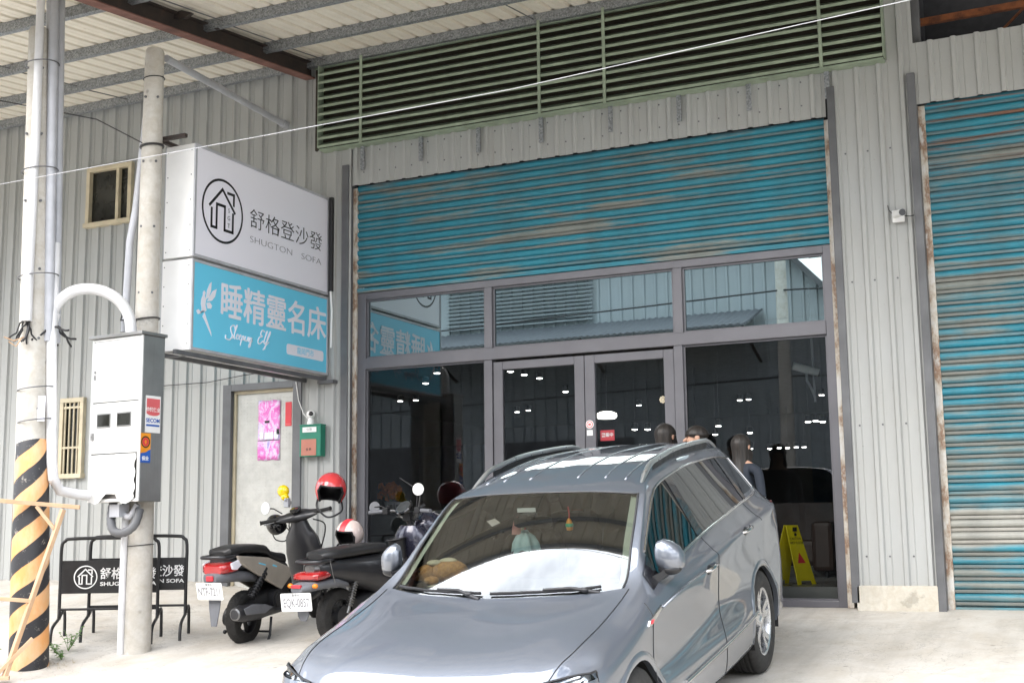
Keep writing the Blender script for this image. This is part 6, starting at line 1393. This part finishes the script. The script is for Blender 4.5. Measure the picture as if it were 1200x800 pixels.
# ------------------------------------------------------------------ showroom things
t = thing('floor_sign', 'yellow folding wet-floor sign standing inside the right shop window', 'floor sign', (4.45, .75, .175))
def slab_(y0, y1, name):
    m = MB(); w0, w1 = .085, .130; A = [(-w0, .56), (w0, .56), (w1, 0), (w1-.05, 0), (w1-.06, .035), (-w1+.06, .035), (-w1+.05, 0), (-w1, 0)]
    TX = Matrix.Translation((4.45, .75, .175)) @ Matrix.Rotation(R(62), 4, 'Z'); m.X = TX
    m.prism(A, lambda a, b, c_: (a, y0 + (y1-y0)*(1-b/.56) + c_, b), -.006, .006); return m.build(name, M_['yellow'], t, bevel=.003), TX
f1, TX = slab_(-.01, -.17, 'front_leaf'); f2, _ = slab_(.01, .17, 'back_leaf')
m = MB(); m.X = TX; m.box(-.02, .03, -.05, -.04, .50, .54); m.cyl((.0, -.06, .47), (.0, -.052, .47), .014); m.build('sign_print', M_['ink'], f1)
m = MB(); m.X = TX; m.prism([(-.055, .20), (.055, .20), (0, .30)], lambda a, b, c_: (a, -.01-.16*(1-b/.56)-.0065+c_, b), -.002, .001); m.build('warning_triangle', M_['red'], f1)
for i, (tx, z) in enumerate((('CAUTION', .43), ('WET FLOOR', .39))):
    x = text_mb(tx, .034, (0, 0, 0), (1, 0, 0), (0, 0, 1), .001, 0, 'CENTER'); x.v = [TX @ Vector((p.x, -.01-.16*(1-(z+p.z)/.56)-.0075+p.y, z+p.z)) for p in x.v]; x.build('lettering', M_['ink'], f1)
t = thing('counter', 'pale reception counter behind the left shop window', 'counter', (-.6, 2.2, .175))
m = MB(); m.box(-2.3, .12, 2.0, 2.5, .175, .94); m.build('body', M_['counter'], t, bevel=.006)
m = MB(); m.box(-2.34, .16, 1.96, 2.54, .942, .978); m.build('top', M_['counter'], t, bevel=.006)
m = MB(); m.box(-2.3, .12, 1.994, 1.999, .68, .69); m.build('groove', M_['dark'], t)
t = thing('flower_pot', 'orange flowers in a small pot standing on the pale counter', 'flowers', (-.89, 2.2, .98))
m = MB(); m.lathe([(.05, 0), (.075, .12), (.08, .125)], (-.89, 2.2, .978), n=20); m.build('pot', M_['white'], t, smooth=40)
rq = random.Random(8)
m = MB()
for i in range(26):
    a = rq.uniform(0, 6.28); r_ = rq.uniform(0, .19); c_ = Vector((-.89+math.cos(a)*r_, 2.2+math.sin(a)*r_*.6, 1.19+rq.uniform(-.05, .12)))
    for q in range(5):
        b = 6.28*q/5; m.sphere(tuple(c_+Vector((math.cos(b)*.025, -.01, math.sin(b)*.025))), .024, .012, .024, 8, 5)
m.build('petal', M_['petal'], t, smooth=180)
m = MB()
for i in range(14): a = rq.uniform(0, 6.28); m.tube([(-.89, 2.2, 1.09), (-.89+math.cos(a)*.12, 2.2+math.sin(a)*.08, 1.20)], .004, 5)
m.build('stem', M_['leaf'], t)
t = thing('counter_card', 'small white printed card stand beside the orange flowers', 'card stand', (-.78, 2.05, .98))
for k in range(2):
    m = MB(); m.box(-.86+.13*k, -.75+.13*k, 2.05, 2.056, .98, 1.09); o = m.build('card', M_['white'], t)
    m = MB(); m.box(-.845+.13*k, -.765+.13*k, 2.047, 2.0495, 1.0, 1.06); m.build('card_print', M_['greyink'], o)
t = thing('leather_sofa', 'brown leather armchair standing behind the yellow floor sign', 'sofa', (4.0, 2.9, .175))
m = MB(); m.loft([rr_sec(4.0, 3.25, z, w_, d_, .5) if False else [Vector((4.0+a*w_, 3.25+b*.11, z)) for a, b in ((-1, -1), (1, -1), (1, 1), (-1, 1))] for z, w_ in ((.3, .48), (.9, .47), (1.0, .44))]); m.build('backrest', M_['brown'], t, bevel=.05)
m = MB(); m.box(3.62, 4.38, 2.55, 3.15, .30, .58); m.build('seat', M_['brown'], t, bevel=.05)
for x in (3.50, 4.26): m = MB(); m.box(x, x+.24, 2.5, 3.2, .24, .78); m.build('armrest', M_['brown'], t, bevel=.05)
for x in (3.6, 4.4):
    for y in (2.6, 3.2): m = MB(); m.cyl((x, y, .175), (x, y, .26), .022); m.build('leg', M_['black'], t)
# ceiling spots: can and lit lens
hi = [(-2.66, 6.7), (-3.51, 7.85), (-5.39, 10.2), (-5.05, 10.22), (-1.52, 7.12), (-1.51, 7.64), (-1.48, 8.2), (-1.91, 10.37), (-4.38, 13.52), (-4.01, 13.3), (-1.58, 13.54), (.54, 13.66), (.74, 13.59), (2.21, 13.57)]
lo = [(-.43, 10.02), (-.23, 10.15), (0, 10.3), (1.08, 10.15), (.48, 12.01), (1.16, 11.98), (-.03, 16.58), (.33, 16.84), (.59, 16.67), (.75, 16.79), (.98, 16.62), (1.13, 16.72), (2.65, 10.17), (2.8, 10.07), (2.87, 10.31), (2.64, 12.26)]
def spot(proto, x, y, z, lab, grp):
    if proto is None:
        t = thing('ceiling_spotlight', lab, 'spotlight', (x, y, z), group=grp)
        m = MB(); m.lathe([(.055, 0), (.058, .11), (.02, .12), (.012, .12)], (0, 0, 0), n=16); m.cyl((0, 0, .12), (0, 0, 3.44-z), .004); m.build('can', M_['black'], t, smooth=40, local=True)
        m = MB(); m.sphere((0, 0, .004), .052, .052, .018, 16, 8); m.build('lens', M_['lampw'], t, smooth=180, local=True); return t
    r = proto.copy(); COL.objects.link(r); r.location = (x, y, z); r['label'] = lab; r['group'] = grp
    for ch in proto.children: c_ = ch.copy(); COL.objects.link(c_); c_.parent = r
    return r
p_ = None
for i, (x, y) in enumerate(hi): q = spot(p_, x, y, 3.32, 'small lit ceiling spotlight high in the dark showroom', 'spotlights on the showroom ceiling'); p_ = p_ or q
p2 = None
for i, (x, y) in enumerate(lo): q = spot(p2, x, y, 2.52, 'small lit spotlight hung low on a long rod deep in the showroom', 'spotlights hung low in the showroom'); p2 = p2 or q
for x, y, z, r_, mt, lab in ((-.19, 8, 2.60, .17, M_['lampp'], 'white glowing drum pendant lamp seen through the right glass door'), (1.01, 9, 2.29, .135, M_['lampa'], 'warm amber glowing pendant lamp deep in the showroom behind the people')):
    t = thing('pendant_lamp', lab, 'pendant lamp', (x, y, z))
    m = MB(); m.lathe([(.0, -.055), (r_*.85, -.05), (r_, -.02), (r_*.97, .03), (r_*.6, .06), (.03, .07)], (x, y, z), n=28); m.build('shade', mt, t, smooth=50)
    m = MB(); m.cyl((x, y, z+.07), (x, y, 3.44), .006); m.build('cord', M_['black'], t)
t = thing('indoor_cctv', 'white bullet camera hung inside the right shop window', 'security camera', (4.29, 2.5, 2.5))
m = MB(); m.cyl((4.16, 2.45, 2.50), (4.42, 2.55, 2.42), .045, n=16); m.build('body', M_['white'], t, smooth=50)
m = MB(); m.tube([(4.30, 2.5, 2.43), (4.30, 2.5, 2.33), (4.34, 2.5, 2.25), (4.36, 2.6, 2.15)], .014, 8); m.cyl((4.34, 2.6, 3.44), (4.36, 2.6, 2.10), .012); m.build('arm', M_['pvc'], t, smooth=50)
# dark display boards standing along the sides
for i, (x, y, w_) in enumerate(((-3.6, 9.0, 1.4), (-1.0, 12.4, 1.6), (3.6, 8.2, 1.0))):
    t = thing('display_board', ('tall dark display board at the far left of the showroom', 'tall dark display board deep in the middle of the showroom', 'tall dark display board at the right of the showroom')[i], 'display board', (x, y, .175))
    m = MB(); m.box(x-w_/2, x+w_/2, y, y+.06, .22, 2.3); m.build('board', M_['navy'], t)
    for sg in (-1, 1): m = MB(); m.box(x+sg*w_*.4-.03, x+sg*w_*.4+.03, y-.2, y+.26, .175, .22); m.build('foot', M_['black'], t)
# ------------------------------------------------------------------ the other side of the street (seen mirrored in the glass and the car)
zr2 = ground_z(3, -9)
t = thing('opposite_warehouse', 'tall grey corrugated gable warehouse across the street', 'warehouse', (-5, -20.5, zr2))
def wall_poly(poly, y, name, mat, par, pitch=.33):
    """ribbed sheet in the plane y, cut to a convex outline"""
    def zr_(x):
        zs = []
        for (a, b), (c_, d) in zip(poly, poly[1:]+poly[:1]):
            if a != c_ and min(a, c_)-1e-6 <= x <= max(a, c_)+1e-6: zs.append(b+(d-b)*(x-a)/(c_-a))
        return (min(zs), max(zs)) if zs else (0, 0)
    x0 = min(p[0] for p in poly); x1 = max(p[0] for p in poly); xs_ = []; x = x0
    while x < x1: xs_ += [(x, 0), (x+pitch*.70, 0), (x+pitch*.76, .05), (x+pitch*.92, .05)]; x += pitch
    m = MB(); xs_ = [q for q in xs_ if q[0] <= x1]; m.grid([[(x, y+d, zr_(x)[0]), (x, y+d, zr_(x)[1])] for x, d in xs_]); return m.build(name, mat, par)
wall_poly([(-17, zr2), (-17, 8.0), (-.4, 8.2), (2.2, 5.4), (2.2, zr2)], -20.5, 'corrugated_wall', M_['wallb'], t)
m = MB(); m.bar((-.4, -20.3, 8.3), (2.4, -20.3, 5.3), .5, .14, up=(0, 0, 1)); m.bar((-.4, -20.3, 8.28), (-17.2, -20.3, 8.1), .5, .14); m.build('verge', M_['flash'], t)
m = MB(); m.box(-17, 2.0, -36, -20.62, zr2, 5.4); m.build('inner_shell', M_['int_wall'], t)
m = MB(); m.grid([[(x, y, z) for y in (-36, -20.4)] for x, z in ((-17, 8.05), (-.4, 8.22), (2.2, 5.42))]); m.build('roof', M_['wallb'], t)
m = MB(); m.box(-14.5, -10.2, -20.42, -20.38, zr2, 3.2); m.build('roller_shutter', M_['flash'], t)
m = MB(); m.box(-8.2, -4.2, -20.42, -20.38, zr2, 3.2); m.build('roller_shutter', M_['flash'], t)
m = MB(); m.grid([[(-16+.09*i, -20.4, 6.35+.03*(i % 2)), (-16+.09*i, -18.6, 5.72+.03*(i % 2))] for i in range(172)]); o = m.build('awning', M_['sgrey'], t); d = o.modifiers.new('t', 'SOLIDIFY'); d.thickness = .05
m = MB()
for i in range(12): m.X = Matrix.Translation((-7.4, -20.36, 6.5+.11*i)) @ Matrix.Rotation(R(-30), 4, 'X'); m.box(-2.4, 2.1, -.05, .05, -.006, .006)
m.X = None; m.build('louvre_slat', M_['wallb'], t)
for x in (-14, -9.5, -5, -.7):
    m = MB(); m.bar((x, -20.4, 5.0), (x, -18.65, 5.68), .06, .06); m.build('awning_strut', M_['rust'], t)
t = thing('far_building', 'plain concrete building further along the other side of the street', 'building', (16, -24, zr2))
m = MB(); m.box(9, 24, -32, -22, zr2, 6.5); m.build('wall', M_['pole'], t)
for i in range(5):
    for z in (.4, 3.4): m = MB(); m.box(10+i*2.8, 11.6+i*2.8, -22.0, -21.96, z, z+1.5); m.build('window', M_['pane_dark'], t)
m = MB(); m.box(8.8, 24.2, -32.2, -21.8, 6.5, 6.8); m.build('roof', M_['flash'], t)
def far_pole(x, y, h, lab):
    t = thing('utility_pole', lab, 'utility pole', (x, y, zr2))
    m = MB(); m.cyl((x, y, zr2), (x, y, h), .19, .12, 20); m.build('shaft', M_['pole'], t, smooth=40)
    m = MB(); m.box(x-.9, x+.9, y-.05, y+.05, h-.9, h-.78); m.box(x-.7, x+.7, y-.05, y+.05, h-1.9, h-1.8); m.build('cross_arm', M_['flash'], t)
    m = MB()
    for q in (-.8, -.4, .4, .8): m.cyl((x+q, y, h-.78), (x+q, y, h-.60), .04, .03, 10)
    m.build('insulator', M_['white'], t)
    return t
far_pole(.25, -18.9, 9.5, 'grey utility pole with two cross arms in front of the opposite warehouse'); far_pole(1.6, -19.1, 9.2, 'grey utility pole with cross arms at the opposite warehouse corner'); far_pole(24, -19, 9.5, 'grey utility pole far along the street on the right')
t = thing('street_cable', 'bundle of black cables strung along the far side of the street', 'cable', (5, -19, 6.5))
for i, (z, y) in enumerate(((8.6, -18.9), (7.6, -19.0), (6.5, -18.8), (5.6, -18.9), (4.4, -18.95))):
    m = MB(); m.tube([(-30, y, z+.2), (-12, y, z-.35), (.25, y, z), (12, y, z-.4), (24, y, z), (45, y, z-.2)], .022, 6); m.build('cable', M_['black'], t)
rq = random.Random(31)
for i, (x, y, h) in enumerate(((6.2, -27, 6.5), (27, -26, 8), (-22, -24, 8))):
    t = thing('tree', ('round green tree between the two buildings across the street', 'tall green tree beyond the concrete building across the street', 'tall green tree left of the opposite warehouse')[i], 'tree', (x, y, zr2))
    m = MB(); m.tube([(x, y, zr2), (x+.1, y, zr2+h*.3), (x-.1, y, zr2+h*.62)], [.22, .16, .08], 10)
    for q in range(5): a = q*1.25; m.tube([(x, y, zr2+h*(.3+.05*q)), (x+math.cos(a)*h*.17, y+math.sin(a)*h*.17, zr2+h*(.55+.05*q))], [.08, .03], 7)
    m.build('trunk', M_['wood'], t, smooth=60)
    m = MB()
    for q in range(1500):
        a = rq.uniform(0, 6.28); e = rq.uniform(-1, 1); rr_ = rq.uniform(.5, 1)*(1+.25*math.sin(a*3+e*4)); c_ = Vector((x+math.cos(a)*math.sqrt(1-e*e)*h*.26*rr_, y+math.sin(a)*math.sqrt(1-e*e)*h*.26*rr_, zr2+h*.68+e*h*.30*rr_))
        d1 = Vector((rq.gauss(0, 1), rq.gauss(0, 1), rq.gauss(0, 1))).normalized(); d2 = d1.orthogonal().normalized()*.11; d1 *= .22
        m.add([c_-d1, c_+d2, c_+d1, c_-d2], [(0, 1, 2, 3)])
    m.build('crown', M_['leaf'], t)

t = thing('side_building', 'low grey shed far along the street on the left', 'building', (-38, -2, ground_z(-38, -2)))
m = MB(); m.box(-46, -30, -3, 10, -1.3, 5.2); m.build('wall', M_['wallb'], t)
m = MB(); m.grid([[(x, y, z) for y, z in ((-3.5, 5.1), (3.5, 6.6), (10.5, 5.1))] for x in (-46.5, -29.5)]); o = m.build('roof', M_['flash'], t); d = o.modifiers.new('t', 'SOLIDIFY'); d.thickness = .08
for o in list(bpy.data.objects):
    if o.type == 'MESH' and not o.data.materials: o.data.materials.append(M_['white'])
